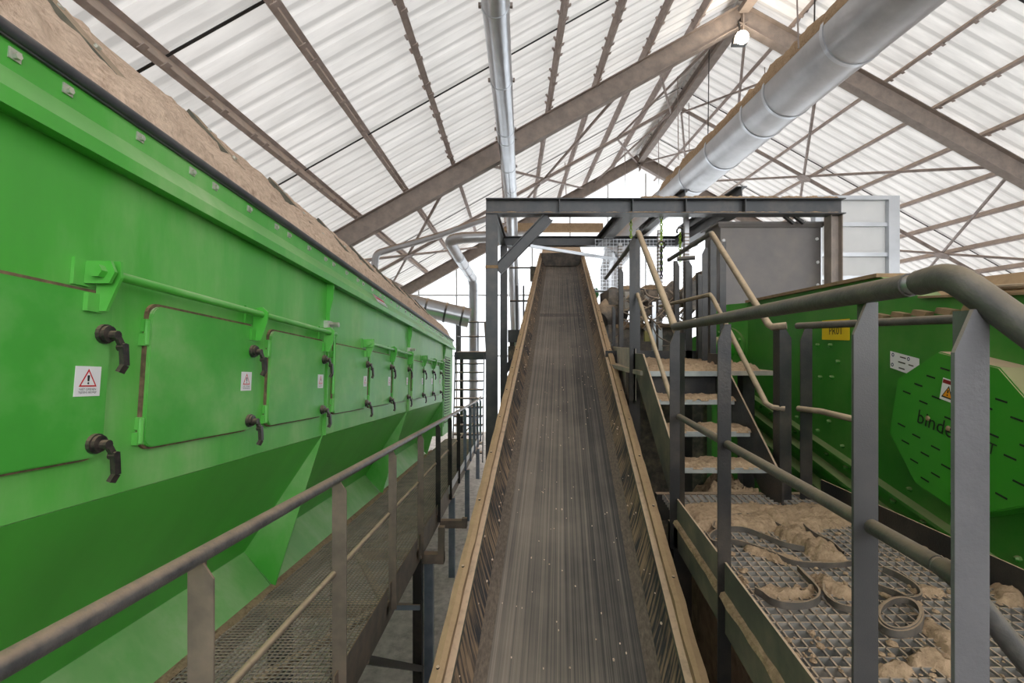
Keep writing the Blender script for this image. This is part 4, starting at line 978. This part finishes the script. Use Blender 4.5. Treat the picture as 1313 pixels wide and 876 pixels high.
d5 = thing('round_duct', 'horizontal shiny duct section just beyond the far end of the dryer cover', 'duct', P(575, 405, 14.5))
p, q = P(520, 389, 14.2), P(602, 408, 14.4)
MB().tube([p, q], .30, 24).build('duct_section', 'galv', d5, True)
for t_ in (.32, .62, .88):
    c = p.lerp(q, t_); e = (q - p).normalized(); MB().tube([c - e * .03, c + e * .03], .315, 24).build('joint_ring', 'beam', d5, True)

# ------------------------------------------------------------------ stair and landing beyond the dryer
FAR = lambda p: V((p[0] * 1.06, p[1] * 1.06, max(-H, p[2] * 1.06)))
s3 = thing('far_stair', 'steel stair with open treads beyond the end of the left walkway', 'stair', (-1.2, 12.9, -H))
for i in range(11):
    z = -.62 - .24 * i; y = 13.3 - .05 * i
    MB(FAR).box(-1.60, -.82, y - .10, y + .12, z - .03, z).build('tread', 'beam', s3)
for x in (-1.62, -.80): MB(FAR).bar((x, 13.4, -.4), (x, 12.75, -3.3), .02, .16, (0, 1, 0)).build('stringer', 'beam', s3)
MB(FAR).bar((-.78, 13.45, .55), (-.60, 12.6, -1.6), .05, .05).build('stair_rail', 'beam', s3)
l3 = thing('far_landing', 'grey landing with guard rails at the top of the far stair', 'platform', (-1, 13.9, -.3))
MB(FAR).box(-1.65, -.5, 13.4, 14.6, -.52, -.30).build('deck', 'beam', l3)
for (xa, ya, xb, yb) in ((-1.60, 13.5, -1.60, 14.5), (-1.60, 14.5, -.55, 14.5)):
    for z in (.60, .15): MB(FAR).tube([(xa, ya, z), (xb, yb, z)], .022, 8).build('rail', 'steel', l3, True)
for (x, y) in ((-1.60, 13.5), (-1.60, 13.85), (-1.6, 14.2), (-1.60, 14.5), (-1.05, 14.5), (-.55, 14.5), (-.62, 13.5)): MB(FAR).box(x - .02, x + .02, y - .02, y + .02, -.30, .62).build('post', 'steel', l3)
for (x, y) in ((-1.55, 14.4), (-.6, 14.4)): MB(FAR).box(x - .05, x + .05, y - .05, y + .05, -H, -.5).build('leg', 'steel', l3)
l4 = thing('middle_platform', 'dark platform with guard rails behind the rear frame column, left of the belt', 'platform', (.5, 11.5, -H))
MB().box(-.1, .95, 11.2, 12.2, -.02, .28).build('deck', 'beam', l4); MB().box(-.1, .95, 11.3, 12.2, -.7, -.12).build('machine_block', 'mach', l4)
for z in (.98, 1.78): MB().tube([(-.05, 11.3, z), (.58, 11.3, z)], .022, 8).build('rail', 'beam', l4, True)
for x in (.12, .28, .52): MB().box(x - .02, x + .02, 11.28, 11.32, .28, 1.35 if x < .5 else 1.8).build('post', 'beam', l4)
MB().box(.44, .60, 11.2, 11.35, 1.45, 1.80).build('lamp_box', 'mach', l4)
for (x, y) in ((0, 11.4), (.85, 12)): MB().box(x - .06, x + .06, y - .06, y + .06, -H, -.02).build('leg', 'steel', l4)

# ------------------------------------------------------------------ drive machinery behind the landing
mc = thing('drive_station', 'dusty drive machinery with motors, boxes and loose cables behind the stair rails', 'machine', (2.0, 7.2, -H))
MB().box(1.22, 2.60, 5.92, 5.97, -H, -.28).build('base_panel', 'mach', mc); MB().box(1.42, 2.65, 6.9, 7.9, -.2, .25).build('base_frame', 'mach', mc)
MB().box(1.45, 2.7, 7.0, 7.7, .55, .78).build('gear_case', 'mach', mc)
mb = MB(); mb.box(1.63, 1.84, 6.75, 7.0, .45, .72); mb.build('control_box', 'machl', mc)
MB().disc((1.74, 6.75, .62), (0, -1, 0), .065, .02, 14).build('dial', 'black', mc); MB().disc((1.95, 6.79, .64), (0, -1, 0), .04, .02, 14).build('dial', 'machl', mc)
MB().box(1.98, 2.5, 6.8, 7.0, .50, .74).build('cover_plate', 'brown', mc)
mb = MB(); mb.tube([P(788, 398, 7.3), P(776, 406, 7.1), P(771, 410, 7.05)], [.24, .20, .12], 18); mb.build('motor', 'mach', mc, True)
mb = MB(); mb.tube([P(790, 378, 7.4), P(786, 384, 7.35)], .16, 16); mb.build('motor_fan', 'black', mc, True)
for (x, w, z0, z1) in ((1.55, .08, -H, .2), (1.95, .07, -H, .5), (2.45, .09, -H, .5), (2.2, .06, -.3, .9)): MB().box(x - w / 2, x + w / 2, 7.05, 7.05 + w, z0, z1).build('leg', 'steel', mc)
MB().bar((1.45, 6.9, -.1), (2.4, 6.9, .85), .10, .12).build('brace', 'mach', mc); MB().bar((1.9, 6.7, .15), (2.7, 6.7, .95), .08, .10).build('brace', 'mach', mc)
MB().bar((1.5, 6.75, .22), (2.6, 6.75, .24), .05, .05).build('cross_rail', 'flange', mc)
MB().box(1.95, 2.0, 6.5, 6.55, -.3, .55).build('bright_strut', 'galv', mc); MB().box(2.55, 2.75, 6.3, 6.5, .25, .95).build('bearing_block', 'brown', mc)
mb = MB(); mb.disc((2.48, 6.35, .62), (0, -1, 0), .2, .08, 18); mb.build('pulley', 'mach', mc, True)
for k in range(34):
    a = V((1.5 + random.random() * 1.0, 6.65 - .2 * random.random(), .25 + .45 * random.random())); pts = [a]
    for j_ in range(4): q = pts[-1] + V((random.uniform(-.16, .2), random.uniform(-.03, .03), random.uniform(-.16, .13))); q.z = min(.74, max(-.1, q.z)); q.x = max(1.5, q.x); pts.append(q)
    mb = MB(); mb.tube(catmull(pts, 5), .008 + .008 * random.random(), 6); mb.build('cable', 'brown', mc, True)
for (x, z, s_) in ((1.75, .80, .07), (2.1, .80, .09), (2.3, .80, .06), (2.35, .48, .10), (1.7, .27, .06)):
    mb = MB(); mb.ball((x, 7.08, z), s_, 8, (1.6, 1, .7)); mb.build('dust_clump', 'sawd', mc, True)
mb = MB(); mb.box(1.76, 1.84, 6.2, 6.25, .0, .14); mb.build('tag_plate', 'tag', mc)
dm = thing('mint_drum', 'mint green drum glimpsed beside the right edge of the conveyor belt', 'drum', P(780, 425, 8.3))
mb = MB(); mb.tube([P(776, 408, 8.3), P(776, 450, 8.3)], .16, 18); mb.build('body', 'teal', dm, True); MB().tube([P(776, 407, 8.3), P(776, 409, 8.3)], .17, 18).build('rim', 'teal', dm, True)
gb = thing('green_lid', 'small green cover peeping over the right edge of the conveyor near its top', 'lid', P(766, 374, 10.5))
mb = MB(); mb.ball(tuple(P(764, 376, 10.8)), .09, 12, (.8, 1, 1.4)); mb.build('lid', 'leaf', gb, True); MB().tube([P(763, 378, 10.8), P(763, 410, 10.8)], .05, 8).build('stem', 'steel', gb)
MB().tube([P(763, 410, 10.8), V((P(763, 410, 10.8).x, 10.8, -H))], .05, 8).build('post', 'steel', gb)
# wire mesh guard with its posts
mg = thing('mesh_guard', 'wire mesh guard between thin posts behind the stair handrail', 'guard', (2.0, 7.6, .5))
w = MB(); x = 1.38
while x < 2.70: w.bar((x, 7.75, .85), (x, 7.75, 1.70), .006, .006); x += .06
z = .85
while z < 1.70: w.bar((1.38, 7.75, z), (2.70, 7.75, z), .006, .006); z += .06
o = w.build('wire_mesh', 'galv', mg); o['kind'] = 'stuff'
MB().box(1.37, 2.71, 7.76, 7.79, .82, .85).build('frame_bar', 'steel', mg); MB().box(1.37, 2.71, 7.76, 7.79, 1.69, 1.71).build('frame_bar', 'steel', mg)
for (u, Y) in ((846, 6.8), (880, 6.8), (795, 7.7)):
    c = P(u, 300, Y); b = MB(); b.box(c.x - .03, c.x + .03, Y - .03, Y + .03, -.2, 1.93 if u == 880 else 1.62); po = b.build('post', 'galvd', mg)
    k = MB(); z = .2
    while z < 1.6: k.box(c.x - .034, c.x + .034, Y - .034, Y + .034, z, z + .02); z += .05
    k.build('post_rib', 'rafter', po)
for i, (u, v0, v1, Y, mt) in enumerate(((809, 276, 306, 6.9, 'chain'), (848, 276, 345, 6.6, 'chain'), (872, 300, 335, 7.0, 'chain'), (848, 318, 356, 6.55, 'violet'))):
    lab = ['chain with a hook left of the hanging post', 'chain with a hook hanging right under the portal beam', 'chain hanging lowest beside the ribbed post', 'dark violet chain hanging below the hook'][i]
    a, b = P(u, v0, Y), P(u, v1, Y)
    t_ = thing('hoist_chain', ('pale green ' if mt == 'chain' else '') + lab, 'chain', a, 'hanging chains at the portal beam')
    hk = MB(); hk.tube([a + V((.05 * math.cos(q), 0, .05 * math.sin(q) + .04)) for q in [k * .55 for k in range(-2, 8)]], .013, 6); hk.build('hook', 'steel', t_, True)
    lk = MB(); z = a.z; k = 0
    while z > b.z:
        dx, dy = (.017, 0) if k % 2 else (0, .017)
        lk.tube(catmull([(a.x + dx, a.y + dy, z), (a.x, a.y, z + .028), (a.x - dx, a.y - dy, z), (a.x, a.y, z - .028)], 3, True) + [V((a.x + dx, a.y + dy, z))], .0075, 5); z -= .044; k += 1
    o = lk.build('chain_links', mt, t_); o['kind'] = 'stuff'
